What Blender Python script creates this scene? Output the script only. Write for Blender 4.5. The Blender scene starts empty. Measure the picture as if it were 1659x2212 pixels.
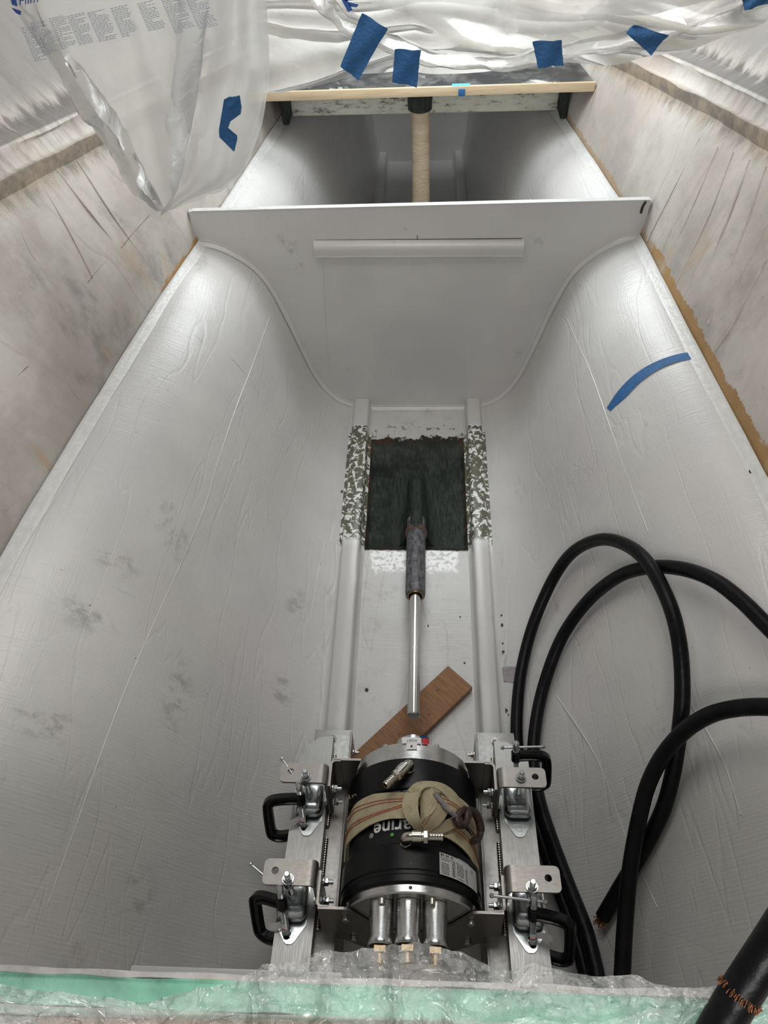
import bpy, bmesh, math, random
import numpy as np
from mathutils import Vector, Matrix, noise as mn
random.seed(7)
sc = bpy.context.scene
COL = sc.collection
# ------------------------------------------------------------------ camera
F, CX, CY = 1661.0, 829.5, 1106.0
Yc = np.array([.056, 1.223, -1.0]); Yc /= np.linalg.norm(Yc)
Xc = np.array([1, -.0036, .0516]); Xc -= Xc.dot(Yc)*Yc; Xc /= np.linalg.norm(Xc)
Zc = np.cross(Xc, Yc)
RM = np.array([Xc, Yc, Zc])
CAM = np.array([.027, 0, 2.27])
cd = bpy.data.cameras.new('camera'); cam = bpy.data.objects.new('camera', cd); COL.objects.link(cam)
cd.sensor_fit = 'HORIZONTAL'; cd.sensor_width = 36.0; cd.lens = 36.0*F/1659.0; cd.clip_start = .02
mw = Matrix(RM.tolist()).to_4x4(); mw.translation = Vector(CAM); cam.matrix_world = mw
sc.camera = cam
# ------------------------------------------------------------------ view, world, lights
sc.view_settings.view_transform = 'Standard'; sc.view_settings.look = 'None'
sc.view_settings.gamma = 1; sc.view_settings.use_curve_mapping = False
sc.view_settings.exposure = -0.14
w = bpy.data.worlds.new('world'); sc.world = w; w.use_nodes = True
w.node_tree.nodes['Background'].inputs[0].default_value = (.93, .96, 1, 1)
w.node_tree.nodes['Background'].inputs[1].default_value = .09
def area(name, loc, target, sx, sy, power, col):
    l = bpy.data.lights.new(name, 'AREA'); l.shape = 'RECTANGLE'; l.size = sx; l.size_y = sy; l.energy = power; l.color = col
    o = bpy.data.objects.new(name, l); COL.objects.link(o); o.location = loc
    o.rotation_euler = (Vector(target)-Vector(loc)).to_track_quat('-Z', 'Y').to_euler(); return o
area('aft_work_lamp', (.06, 2.82, 1.95), (.0, 2.72, .3), .55, .4, 17, (.93, .98, 1))
area('aft_hatch_light', (.05, 3.85, 2.3), (.02, 1.9, .3), 1.2, .8, 30, (.93, .98, 1))
area('deck_hatch_light', (0, 1.75, 2.75), (0, 1.40, 0), 1.5, .9, 21.5, (1, .975, .93))
area('cabin_light', (.1, -.75, 2.55), (0, .05, 1.4), .8, .5, 27, (1, .97, .95))
# ------------------------------------------------------------------ frames and picture rays
A = math.atan(.1786); ca, sa = math.cos(A), math.sin(A)
P0 = np.array([0, 1.0, .174]); YL = np.array([0, ca, -sa]); ZL = np.array([0, sa, ca])
WORLD = Matrix.Identity(4)
MOTOR = Matrix(((1,0,0,0),(0,ca,sa,1.0),(0,-sa,ca,.174),(0,0,0,1)))
def ray(px, py): return RM@np.array([(px-CX)/F, (CY-py)/F, -1.0])
def at(px, py, x=None, y=None, z=None):
    r = ray(px, py)
    t = ((x-CAM[0])/r[0] if x is not None else (y-CAM[1])/r[1] if y is not None else (z-CAM[2])/r[2])
    return CAM+r*t
def toL(p):
    d = p-P0; return np.array([d[0], d.dot(YL), d.dot(ZL)])
def on_cyl(px, py, R):                       # motor frame point on the motor barrel of radius R
    r = ray(px, py); o = toL(CAM); d = np.array([r[0], r.dot(YL), r.dot(ZL)])
    a = d[0]**2+d[2]**2; b = 2*(o[0]*d[0]+o[2]*d[2]); c = o[0]**2+o[2]**2-R*R
    q = b*b-4*a*c
    t = (-b-math.sqrt(q))/(2*a) if q > 0 else -b/(2*a)
    p = o+d*t
    if q <= 0:
        n = math.hypot(p[0], p[2]); p[0] *= R/n; p[2] *= R/n
    return p
def lerp(a, b, t): return a+(b-a)*t
def sst(a, b, x):
    t = min(1, max(0, (x-a)/(b-a))); return t*t*(3-2*t)
# hull form ----------------------------------------------------------
YT_L = [-.6, 1.05, 1.48, 2.08, 2.43, 3.35, 4.7]; XT_L = [1.10, .992, .932, .838, .768, .603, .36]
YT_R = [-.6, 1.0, 1.31, 1.85, 2.37, 2.68, 3.36, 4.7]; XT_R = [1.06, .92, .884, .822, .770, .728, .603, .36]
def xch(Y, s):
    d = .05
    f = lambda y: float(np.interp(y, YT_L, XT_L)) if s < 0 else float(np.interp(y, YT_R, XT_R))
    return (f(Y-2*d)+f(Y-d)+f(Y)+f(Y+d)+f(Y+2*d))/5
PA = [(0,0),(.07,.004),(.144,.02),(.22,.04),(.28,.07),(.34,.115),(.40,.19),(.445,.28),(.49,.375),(.53,.465),(.575,.555),(.62,.625),(.67,.68),(.74,.72),(.81,.75),(.87,.77),(.93,.785),(1,.79)]
PB = [(0,0),(.07,.005),(.14,.018),(.20,.036),(.27,.07),(.33,.112),(.39,.17),(.44,.235),(.49,.305),(.54,.38),(.59,.455),(.645,.53),(.70,.60),(.76,.662),(.83,.715),(.89,.75),(.945,.773),(1,.79)]
NV = 44
def resamp(P, n):
    P = np.array(P); k = np.linspace(0, len(P)-1, n); i = np.arange(len(P))
    x = np.interp(k, i, P[:,0]); z = np.interp(k, i, P[:,1])
    for _ in range(2):
        x[1:-1] = (x[:-2]+2*x[1:-1]+x[2:])/4; z[1:-1] = (z[:-2]+2*z[1:-1]+z[2:])/4
    return x, z
AX, AZ = resamp(PA, NV); BX, BZ = resamp(PB, NV)
def section(Y, s):
    wgt = sst(.7, 2.1, Y)
    fx = lerp(BX, AX, wgt); fz = lerp(BZ, AZ, wgt)
    return .2+fx*(xch(Y, s)-.2), fz
def hz(x, Y):
    s = -1 if x < 0 else 1
    X, Z = section(Y, s)
    z = float(np.interp(abs(x), X, Z)) if abs(x) > .2 else 0.0
    return z
def recess(x, Y):
    ex = 1-sst(.178, .198, abs(x)); ey = sst(1.685, 1.70, Y)*(1-sst(2.12, 2.23, Y))
    return -.035*ex*ey
def on_hull(px, py, lift=0.0, tmax=5.0):
    r = ray(px, py); t = .9
    while t < tmax:
        p = CAM+r*t
        if p[2] <= hz(p[0], p[1])+1e-4: break
        t += .004
    lo, hi = t-.004, t
    for _ in range(12):
        m_ = (lo+hi)/2; p = CAM+r*m_
        if p[2] <= hz(p[0], p[1])+1e-4: hi = m_
        else: lo = m_
    p = CAM+r*hi
    n = np.linalg.norm(r)
    return p-r/n*lift
def xwall(Y, z, s):
    h = max(z-.79, 0); return xch(Y, s)+.12*h+.35*h*h
def on_wall(px, py):
    s = -1 if px < 830 else 1; r = ray(px, py); t = .7
    while t < 5:
        p = CAM+r*t
        if abs(p[0]) >= xwall(p[1], p[2], s): break
        t += .003
    return CAM+r*t
# ------------------------------------------------------------------ materials
def mat(name, col, rough=.5, metal=0.0, var=0.0, scale=8.0, col2=None, bump=0.0, bscale=40.0, stretch=(1,1,1), spec=None, rvar=0.0):
    m = bpy.data.materials.new(name); m.use_nodes = True; nt = m.node_tree; b = nt.nodes['Principled BSDF']
    b.inputs['Base Color'].default_value = (*col, 1); b.inputs['Roughness'].default_value = rough; b.inputs['Metallic'].default_value = metal
    if spec is not None: b.inputs['Specular IOR Level'].default_value = spec
    tc = nt.nodes.new('ShaderNodeTexCoord'); mp = nt.nodes.new('ShaderNodeMapping'); mp.inputs['Scale'].default_value = stretch
    nt.links.new(tc.outputs['Object'], mp.inputs[0])
    if var or col2:
        n = nt.nodes.new('ShaderNodeTexNoise'); n.inputs['Scale'].default_value = scale; n.inputs['Detail'].default_value = 8; n.inputs['Roughness'].default_value = .65
        nt.links.new(mp.outputs[0], n.inputs[0])
        r = nt.nodes.new('ShaderNodeValToRGB'); r.color_ramp.elements[0].position = .35; r.color_ramp.elements[1].position = .65
        c2 = col2 or tuple(c*(1-var) for c in col)
        r.color_ramp.elements[0].color = (*c2, 1); r.color_ramp.elements[1].color = (*col, 1)
        nt.links.new(n.outputs[0], r.inputs[0]); nt.links.new(r.outputs[0], b.inputs['Base Color'])
        if rvar:
            mr = nt.nodes.new('ShaderNodeMapRange'); mr.inputs['From Min'].default_value = .3; mr.inputs['From Max'].default_value = .7
            mr.inputs['To Min'].default_value = rough+rvar; mr.inputs['To Max'].default_value = rough
            nt.links.new(n.outputs[0], mr.inputs[0]); nt.links.new(mr.outputs[0], b.inputs['Roughness'])
    if bump:
        n2 = nt.nodes.new('ShaderNodeTexNoise'); n2.inputs['Scale'].default_value = bscale; n2.inputs['Detail'].default_value = 6
        nt.links.new(mp.outputs[0], n2.inputs[0])
        bp = nt.nodes.new('ShaderNodeBump'); bp.inputs['Strength'].default_value = bump; bp.inputs['Distance'].default_value = .01
        nt.links.new(n2.outputs[0], bp.inputs['Height']); nt.links.new(bp.outputs[0], b.inputs['Normal'])
    return m
class NT:
    """small node-building helper"""
    def __init__(s, name):
        s.m = bpy.data.materials.new(name); s.m.use_nodes = True; s.t = s.m.node_tree; s.b = s.t.nodes['Principled BSDF']
        s.tc = s.t.nodes.new('ShaderNodeTexCoord')
    def lk(s, a, b): s.t.links.new(a, b)
    def inp(s, sock, v):
        if hasattr(v, 'is_output') or isinstance(v, bpy.types.NodeSocket): s.lk(v, sock)
        else: sock.default_value = v
    def math(s, op, a, b=0.0, clamp=False):
        n = s.t.nodes.new('ShaderNodeMath'); n.operation = op; n.use_clamp = clamp; s.inp(n.inputs[0], a); s.inp(n.inputs[1], b); return n.outputs[0]
    def mapping(s, src, scale=(1,1,1), loc=(0,0,0), rot=(0,0,0)):
        n = s.t.nodes.new('ShaderNodeMapping'); n.inputs['Scale'].default_value = scale; n.inputs['Location'].default_value = loc; n.inputs['Rotation'].default_value = rot
        s.lk(src, n.inputs[0]); return n.outputs[0]
    def noise(s, src, scale, detail=6, rough=.6, dist=0.0):
        n = s.t.nodes.new('ShaderNodeTexNoise'); n.inputs['Scale'].default_value = scale; n.inputs['Detail'].default_value = detail
        n.inputs['Roughness'].default_value = rough; n.inputs['Distortion'].default_value = dist; s.lk(src, n.inputs[0]); return n.outputs[0]
    def vor(s, src, scale, feat='F1'):
        n = s.t.nodes.new('ShaderNodeTexVoronoi'); n.feature = feat; n.inputs['Scale'].default_value = scale; s.lk(src, n.inputs[0]); return n.outputs[0]
    def wave(s, src, scale, dist=2.0, dscale=1.0, dirn='X', detail=2):
        n = s.t.nodes.new('ShaderNodeTexWave'); n.bands_direction = dirn; n.inputs['Scale'].default_value = scale; n.inputs['Distortion'].default_value = dist
        n.inputs['Detail'].default_value = detail; n.inputs['Detail Scale'].default_value = dscale; s.lk(src, n.inputs[0]); return n.outputs['Fac']
    def sst(s, v, a, b):
        n = s.t.nodes.new('ShaderNodeMapRange'); n.interpolation_type = 'SMOOTHSTEP'; s.inp(n.inputs[0], v)
        n.inputs[1].default_value = a; n.inputs[2].default_value = b; n.inputs[3].default_value = 0; n.inputs[4].default_value = 1
        if a > b: n.inputs[1].default_value = b; n.inputs[2].default_value = a; n.inputs[3].default_value = 1; n.inputs[4].default_value = 0
        return n.outputs[0]
    def mix(s, f, a, b):
        n = s.t.nodes.new('ShaderNodeMix'); n.data_type = 'RGBA'; s.inp(n.inputs[0], f)
        s.inp(n.inputs[6], (*a, 1) if isinstance(a, tuple) else a); s.inp(n.inputs[7], (*b, 1) if isinstance(b, tuple) else b); return n.outputs[2]
    def sep(s, src):
        n = s.t.nodes.new('ShaderNodeSeparateXYZ'); s.lk(src, n.inputs[0]); return n.outputs
    def comb(s, x, y, z=0.0):
        n = s.t.nodes.new('ShaderNodeCombineXYZ'); s.inp(n.inputs[0], x); s.inp(n.inputs[1], y); s.inp(n.inputs[2], z); return n.outputs[0]
    def bump(s, h, strength, dist=.01, prev=None):
        n = s.t.nodes.new('ShaderNodeBump'); n.inputs['Strength'].default_value = strength; n.inputs['Distance'].default_value = dist
        s.lk(h, n.inputs['Height'])
        if prev is not None: s.lk(prev, n.inputs['Normal'])
        return n.outputs[0]

def hull_material(name, with_recess=False, girder=False, flat=False):
    n = NT(name); ob = n.tc.outputs['Object']; uv = n.tc.outputs['UV'] if not (flat or girder) else ob
    xyz = n.sep(ob)
    big = n.noise(ob, 1.6, 4, .6); med = n.noise(ob, 7, 8, .7); fine = n.noise(ob, 60, 5, .6)
    c = n.mix(n.sst(big, .35, .7), (.50,.495,.485), (.58,.575,.56))
    c = n.mix(n.math('MULTIPLY', n.sst(n.noise(ob, 2.3, 3, .5), .5, .7), .35), c, (.56,.52,.53))
    # stains
    st = n.math('MULTIPLY', n.sst(n.noise(n.mapping(ob, (1,.45,1)), 5.5, 9, .75), .60, .70), .6)
    c = n.mix(st, c, (.30,.29,.265))
    # grease smudges left by hands and shoes
    if with_recess:
        for (px_, py_, sx_, sy_) in ((190,1325,.9,1.6),(95,1560,.9,1.9),(385,1500,1.6,.8),(255,1215,1.2,2),(300,1930,1.4,1.4),(640,1310,2.0,1.2),(610,1490,2,1.3),(420,735,3,3),(1180,1960,3,2)):
            cc = on_hull(px_, py_); vm = n.t.nodes.new('ShaderNodeVectorMath'); vm.operation = 'SUBTRACT'; n.lk(ob, vm.inputs[0]); vm.inputs[1].default_value = tuple(cc)
            v2 = n.mapping(vm.outputs[0], (sx_*9, sy_*9, sx_*9)); ln = n.t.nodes.new('ShaderNodeVectorMath'); ln.operation = 'LENGTH'; n.lk(v2, ln.inputs[0])
            mk = n.math('MULTIPLY', n.sst(ln.outputs['Value'], 1.0, .2), n.sst(n.noise(n.mapping(ob, (1, 1.6, 1)), 17, 7, .7), .46, .62)); c = n.mix(n.math('MULTIPLY', mk, .6), c, (.25,.245,.22))
    # specks
    sp = n.math('MULTIPLY', n.sst(n.noise(ob, 95, 3, .5), .72, .76), n.sst(med, .48, .62))
    c = n.mix(n.math('MULTIPLY', sp, .8), c, (.10,.09,.075))
    ro = n.math('ADD', .22, n.math('MULTIPLY', med, .24))
    if not flat:
        u = n.mapping(uv, (1, .08, 1)); rib = n.wave(u, 36, 3.0, 2.0, 'X', 3)
        v = n.mapping(uv, (.06, 1, 1)); rib2 = n.noise(v, 160, 3, .6); rib3 = n.noise(u, 120, 3, .6)
        h = n.math('ADD', n.math('MULTIPLY', rib3, .6), n.math('MULTIPLY', rib2, .5)); h = n.math('ADD', h, n.math('MULTIPLY', rib, .10))
        h = n.math('ADD', h, n.math('MULTIPLY', fine, .4))
        # long creases and lap edges
        cr = n.noise(n.mapping(uv, (.35, 2.2, 1), rot=(0,0,.25)), 3.0, 2, .5); cr = n.sst(n.math('ABSOLUTE', n.math('SUBTRACT', cr, .5)), .0, .012)
        cr2 = n.noise(n.mapping(uv, (1.8, .5, 1), rot=(0,0,-.35)), 2.4, 2, .5); cr2 = n.sst(n.math('ABSOLUTE', n.math('SUBTRACT', cr2, .52)), .0, .008)
        b1 = n.bump(h, .65, .0028); b2 = n.bump(cr, .22, .004, b1); b3 = n.bump(cr2, .12, .003, b2)
    else:
        h = n.math('ADD', n.math('MULTIPLY', fine, .4), med); b3 = n.bump(h, .25, .004)
    if girder:
        fac = n.math('MULTIPLY', n.sst(xyz[1], 1.60, 1.78), n.sst(xyz[1], 2.28, 2.26))
        fl = n.noise(n.mapping(ob, (1, .8, 1)), 55, 4, .6, .6)
        thr = n.math('ADD', n.math('MULTIPLY', fac, .35), .02)
        # paint missing where the flake noise is under the threshold
        bare = n.sst(n.math('SUBTRACT', n.math('ADD', fac, fl), 1.0), .41, .435)
        bare = n.math('SUBTRACT', n.math('MULTIPLY', fac, 1.0), n.math('MULTIPLY', n.sst(fl, .52, .56), 1.0), True)
        bare = n.sst(bare, .35, .6)
        c = n.mix(bare, n.mix(n.sst(fac, .1, .6), c, (.72,.73,.71)), (.105,.105,.07))
    if with_recess:
        edge = n.math('MULTIPLY', n.math('SUBTRACT', n.noise(ob, 22, 6, .7), .5), .10)
        ax = n.math('ABSOLUTE', xyz[0]); fine_e = n.math('MULTIPLY', edge, .10)
        mx = n.sst(n.math('ADD', ax, fine_e), .199, .193)
        my0 = n.sst(n.math('ADD', xyz[1], n.math('MULTIPLY', edge, .2)), 1.672, 1.680)
        my1 = n.sst(n.math('ADD', xyz[1], n.math('MULTIPLY', edge, 1.6)), 2.262, 2.25)
        mask = n.math('MULTIPLY', n.math('MULTIPLY', mx, my0), my1)
        ix = n.sst(ax, .180, .188); iy0 = n.sst(xyz[1], 1.702, 1.690); iy1 = n.sst(n.math('ADD', xyz[1], edge), 2.21, 2.235)
        rim = n.math('MAXIMUM', n.math('MAXIMUM', ix, iy0), iy1, True)
        weave = n.noise(n.mapping(ob, (6, .3, 1)), 60, 3, .6); lw = n.noise(ob, 12, 6, .7)
        dk = n.mix(n.sst(n.math('MULTIPLY', n.math('ADD', weave, lw), .5), .42, .66), (.012,.016,.013), (.055,.066,.058))
        dk = n.mix(n.math('MULTIPLY', rim, .75), dk, n.mix(n.sst(lw, .5, .6), (.03,.032,.02), (.085,.022,.014)))
        # ragged bare patch and sparkling scraped flakes around the near edge
        fx = n.sst(n.math('ADD', ax, edge), .165, .15); fy = n.math('MULTIPLY', n.sst(n.math('ADD', xyz[1], n.math('MULTIPLY', edge, 1.0)), 1.57, 1.60), n.sst(xyz[1], 1.69, 1.675))
        fl = n.math('MULTIPLY', n.math('MULTIPLY', fx, fy), n.sst(n.noise(ob, 60, 4, .6), .42, .5))
        c = n.mix(fl, c, (.93,.95,.95))
        fy2 = n.math('MULTIPLY', n.sst(xyz[1], 2.16, 2.24), n.sst(n.math('ADD', xyz[1], edge), 2.35, 2.30))
        fl2 = n.math('MULTIPLY', n.math('MULTIPLY', n.sst(ax, .2, .195), fy2), n.sst(n.noise(ob, 30, 6, .7), .56, .6))
        c = n.mix(fl2, c, (.06,.055,.04))
        # dirt on the bilge floor
        dz = n.math('MULTIPLY', n.sst(ax, .20, .19), n.sst(n.noise(ob, 9, 9, .8), .52, .68)); dz = n.math('MULTIPLY', dz, .55)
        c = n.mix(dz, c, (.33,.31,.26))
        c = n.mix(mask, c, dk)
        bw = n.bump(n.math('MULTIPLY', weave, mask), .5, .003, b3); b3 = bw; ro = n.math('ADD', ro, n.math('MULTIPLY', mask, .12))
    n.lk(c, n.b.inputs['Base Color']); n.inp(n.b.inputs['Specular IOR Level'], n.math('SUBTRACT', .5, n.math('MULTIPLY', mask, .36)) if with_recess else .5); n.inp(n.b.inputs['Coat Weight'], n.math('SUBTRACT', .25, n.math('MULTIPLY', mask, .25)) if with_recess else .2); n.b.inputs['Coat Roughness'].default_value = .28; n.inp(n.b.inputs['Roughness'], ro); n.lk(b3, n.b.inputs['Normal'])
    return n.m

def wall_material(name, orange):
    n = NT(name); uv = n.tc.outputs['UV']; ob = n.tc.outputs['Object']; q = n.sep(uv)   # u along the hull, v height over the chine
    streak = n.mapping(uv, (1, .22, 1), rot=(0,0,.0))
    big = n.noise(ob, 2.0, 6, .65); s1 = n.noise(streak, 9, 8, .7, .6); s2 = n.noise(streak, 34, 6, .65); med = n.noise(ob, 11, 9, .75)
    c = n.mix(n.sst(big, .35, .65), (.37,.34,.305), (.56,.53,.49))
    c = n.mix(n.math('MULTIPLY', n.sst(s1, .52, .72), .55), c, (.40,.35,.29))
    c = n.mix(n.math('MULTIPLY', n.sst(med, .57, .72), .5), c, (.27,.26,.25))
    c = n.mix(n.math('MULTIPLY', n.sst(n.noise(ob, 3.4, 3, .5), .52, .68), .30), c, (.55,.43,.38))
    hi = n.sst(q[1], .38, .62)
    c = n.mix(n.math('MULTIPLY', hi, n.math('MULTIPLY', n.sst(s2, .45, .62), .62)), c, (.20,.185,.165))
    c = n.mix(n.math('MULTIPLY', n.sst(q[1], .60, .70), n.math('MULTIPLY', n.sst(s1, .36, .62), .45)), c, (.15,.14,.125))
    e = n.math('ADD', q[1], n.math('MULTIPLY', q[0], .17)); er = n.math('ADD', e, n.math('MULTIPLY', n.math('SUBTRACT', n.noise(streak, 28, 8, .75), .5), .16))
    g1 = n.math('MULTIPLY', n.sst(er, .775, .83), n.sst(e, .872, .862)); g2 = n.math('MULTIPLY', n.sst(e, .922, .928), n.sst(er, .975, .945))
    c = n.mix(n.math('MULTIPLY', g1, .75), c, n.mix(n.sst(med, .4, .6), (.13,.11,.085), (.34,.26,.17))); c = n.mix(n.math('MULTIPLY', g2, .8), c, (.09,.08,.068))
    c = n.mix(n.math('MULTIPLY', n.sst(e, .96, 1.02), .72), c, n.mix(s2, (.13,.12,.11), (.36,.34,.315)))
    dg = n.noise(n.mapping(uv, (1.0, .6, 1), rot=(0,0,.9)), 3.2, 7, .7); c = n.mix(n.math('MULTIPLY', n.sst(dg, .54, .68), .28 if orange else .55), c, (.17,.165,.16))
    # orange bare laminate patches above the chine, ragged
    zone = n.math('MULTIPLY', n.sst(n.math('SUBTRACT', q[1], n.math('MULTIPLY', n.noise(ob, 15, 8, .75), .075)), (.006 if orange else -.004), (.0 if orange else -.010)), n.sst(n.math('ADD', q[0], n.math('MULTIPLY', n.noise(ob, 6, 4, .6), .5)), 2.34, 2.45))
    zone = n.math('MULTIPLY', zone, n.sst(q[0], 2.75, 2.55)) if not orange else n.math('MULTIPLY', zone, .6)
    if orange:
        z3 = n.math('MULTIPLY', n.sst(n.math('SUBTRACT', q[1], n.math('MULTIPLY', n.noise(ob, 13, 8, .75), .085)), .016, .010), n.sst(n.math('ADD', q[0], n.math('MULTIPLY', n.noise(ob, 6, 4, .6), .6)), 2.58, 2.5)); zone = n.math('MAXIMUM', zone, z3)
    zone2 = n.math('MULTIPLY', n.sst(q[1], .30, .02), n.sst(s1, .60, .66))
    c = n.mix(zone, c, n.mix(med, (.24,.13,.05), (.50,.32,.14)))
    c = n.mix(n.math('MULTIPLY', zone2, .6), c, (.50,.34,.20))
    # lapped cloth edges running down the topside
    d = n.math('ADD', n.math('MULTIPLY', q[0], 4.6 if orange else 2.6), n.math('MULTIPLY', n.noise(n.mapping(uv, (1,.35,1)), 2.3, 3, .55), 1.6)); d = n.math('ADD', d, n.math('MULTIPLY', q[1], -.7 if orange else .9))
    saw = n.math('FRACT', d); saw = n.math('MULTIPLY', n.sst(saw, .0, .06), n.math('SUBTRACT', 1.0, n.math('MULTIPLY', saw, .8)))
    c = n.mix(n.math('MULTIPLY', n.math('MULTIPLY', n.sst(n.math('FRACT', d), .02, .0), n.sst(n.noise(uv, 5, 3, .6), .42, .6)), .38), c, (.22,.19,.16))
    b1 = n.bump(saw, .22, .008); b2 = n.bump(s2, .35, .006, b1); b3 = n.bump(med, .5, .006, b2)
    b4 = n.bump(zone, -.4, .004, b3)
    n.lk(c, n.b.inputs['Base Color']); n.b.inputs['Roughness'].default_value = .62; n.lk(b4, n.b.inputs['Normal'])
    return n.m

def film_material(name, col, tr, transl, rough=.25, alpha_noise=True):
    m = bpy.data.materials.new(name); m.use_nodes = True; t = m.node_tree; t.nodes.clear(); L = t.links
    out = t.nodes.new('ShaderNodeOutputMaterial'); T = t.nodes.new('ShaderNodeBsdfTransparent'); D = t.nodes.new('ShaderNodeBsdfDiffuse')
    X = t.nodes.new('ShaderNodeBsdfTranslucent'); G = t.nodes.new('ShaderNodeBsdfGlossy'); fr = t.nodes.new('ShaderNodeFresnel'); fr.inputs[0].default_value = 1.45
    T.inputs[0].default_value = (.97,.98,.97,1)
    D.inputs[0].default_value = (*col,1); X.inputs[0].default_value = (*col,1); G.inputs['Roughness'].default_value = rough; G.inputs[0].default_value = (1,1,1,1)
    a = t.nodes.new('ShaderNodeMixShader'); a.inputs[0].default_value = transl; L.new(D.outputs[0], a.inputs[1]); L.new(X.outputs[0], a.inputs[2])
    b = t.nodes.new('ShaderNodeMixShader'); b.inputs[0].default_value = 1-tr; L.new(T.outputs[0], b.inputs[1]); L.new(a.outputs[0], b.inputs[2])
    if alpha_noise:
        tc = t.nodes.new('ShaderNodeTexCoord'); n = t.nodes.new('ShaderNodeTexNoise'); n.inputs['Scale'].default_value = 7; n.inputs['Detail'].default_value = 5
        L.new(tc.outputs['Object'], n.inputs[0]); mr = t.nodes.new('ShaderNodeMapRange'); mr.inputs[1].default_value = .35; mr.inputs[2].default_value = .7
        mr.inputs[3].default_value = max(0, 1-tr-.10); mr.inputs[4].default_value = min(1, 1-tr+.12); L.new(n.outputs[0], mr.inputs[0]); L.new(mr.outputs[0], b.inputs[0])
        bp = t.nodes.new('ShaderNodeBump'); bp.inputs['Strength'].default_value = .22; bp.inputs['Distance'].default_value = .01
        n2 = t.nodes.new('ShaderNodeTexNoise'); n2.inputs['Scale'].default_value = 26; n2.inputs['Detail'].default_value = 3; n2.inputs['Distortion'].default_value = 1.0
        L.new(tc.outputs['Object'], n2.inputs[0]); L.new(n2.outputs[0], bp.inputs['Height'])
        for s in (D, X, G): L.new(bp.outputs[0], s.inputs['Normal'])
    c = t.nodes.new('ShaderNodeMixShader'); L.new(fr.outputs[0], c.inputs[0]); L.new(b.outputs[0], c.inputs[1]); L.new(G.outputs[0], c.inputs[2])
    L.new(c.outputs[0], out.inputs[0]); return m

def brushed(name, col, rough=.32, dirn=(1,12,12), tint=None):
    n = NT(name); ob = n.tc.outputs['Object']
    f = n.noise(n.mapping(ob, dirn), 30, 4, .6); g = n.noise(ob, 6, 6, .7)
    c2 = tint or tuple(v*.75 for v in col)
    c = n.mix(n.sst(g, .4, .68), col, c2); c = n.mix(n.math('MULTIPLY', f, .3), c, tuple(v*.7 for v in col))
    n.lk(c, n.b.inputs['Base Color']); n.b.inputs['Metallic'].default_value = 1
    n.inp(n.b.inputs['Roughness'], n.math('ADD', rough, n.math('MULTIPLY', n.math('SUBTRACT', f, .5), .25)))
    n.lk(n.bump(f, .12, .002), n.b.inputs['Normal']); return n.m

M = {}
M['hull'] = hull_material('grey_hull_paint', with_recess=True)
M['hullflat'] = hull_material('grey_bulkhead_paint', flat=True)
M['girder'] = hull_material('flaked_girder_paint', girder=True, flat=True)
M['wallL'] = wall_material('dirty_white_laminate', False); M['wallR'] = wall_material('dirty_white_peeling_laminate', True)
M['seam'] = mat('white_glass_tape', (.62,.62,.605), .35, var=.12, scale=30, bump=.25, bscale=80)
M['film'] = film_material('cloudy_masking_film', (.76,.745,.70), .10, .45, .38)
M['filmclear'] = film_material('thin_masking_film', (.76,.745,.72), .36, .45, .3)
M['bag'] = film_material('clear_crinkled_film', (.92,.92,.91), .63, .45, .12)
M['alu'] = brushed('brushed_aluminium', (.38,.38,.37), .40, (12,1,12))
M['aluplate'] = brushed('mill_aluminium', (.42,.415,.40), .48, (3,3,3), (.34,.32,.30))
M['steel'] = brushed('stainless_plate', (.36,.34,.32), .42, (3,12,3), (.30,.28,.265))
M['turned'] = brushed('turned_aluminium', (.70,.70,.69), .24, (2,30,2))
M['zinc'] = mat('zinc_plate', (.66,.70,.71), .22, 1, var=.2, scale=40)
M['nickel'] = mat('nickel_plate', (.66,.62,.56), .2, 1, var=.15, scale=30)
M['brass'] = mat('brass_nut', (.30,.22,.13), .34, 1)
M['black'] = mat('satin_black_coating', (.004,.004,.005), .36, spec=.28, var=.1, scale=50, bump=.05, bscale=300)
M['gloss'] = mat('gloss_black_paint', (.005,.005,.006), .22, spec=.35, bump=.15, bscale=60)
M['rubber'] = mat('black_rubber', (.012,.012,.013), .55, var=.3, scale=30)
M['cable'] = mat('black_cable_jacket', (.0035,.0035,.004), .36, spec=.14, col2=(.007,.007,.008), scale=35, bump=.15, bscale=60)
M['copper'] = mat('copper_strands', (.55,.24,.12), .35, 1, var=.6, scale=200, bump=.6, bscale=300)
M['shaft'] = mat('stainless_shaft', (.58,.57,.55), .2, 1)
M['tubegrey'] = mat('scuffed_grey_tube', (.15,.15,.165), .5, col2=(.02,.02,.022), scale=55, bump=.2, stretch=(1.6,.7,1.6))
M['bronze'] = mat('bronze_bearing', (.32,.24,.14), .4, 1)
M['tantube'] = mat('tan_glass_tube', (.46,.38,.27), .45, col2=(.37,.29,.19), scale=12, bump=.3, bscale=50, stretch=(1,1,3))
M['dkglass'] = mat('dark_green_laminate', (.014,.018,.015), .5, spec=.14, col2=(.042,.052,.045), scale=22, bump=.4, stretch=(6,.6,1))
M['tape'] = mat('blue_painters_tape', (.022,.12,.31), .55, var=.25, scale=40, bump=.3, bscale=150)
M['tapelt'] = mat('faded_blue_tape', (.10,.40,.58), .55, var=.2, scale=40)
M['wood'] = mat('brown_wood', (.30,.135,.045), .5, col2=(.17,.075,.028), scale=9, bump=.35, bscale=25, stretch=(1.5,14,3))
M['pine'] = mat('pale_wood_batten', (.62,.50,.34), .55, col2=(.50,.38,.24), scale=9, stretch=(.8,8,8))
M['foam'] = mat('green_foam_core', (.33,.80,.56), .6, col2=(.40,.80,.62), scale=9, bump=.5, bscale=60)
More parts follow.
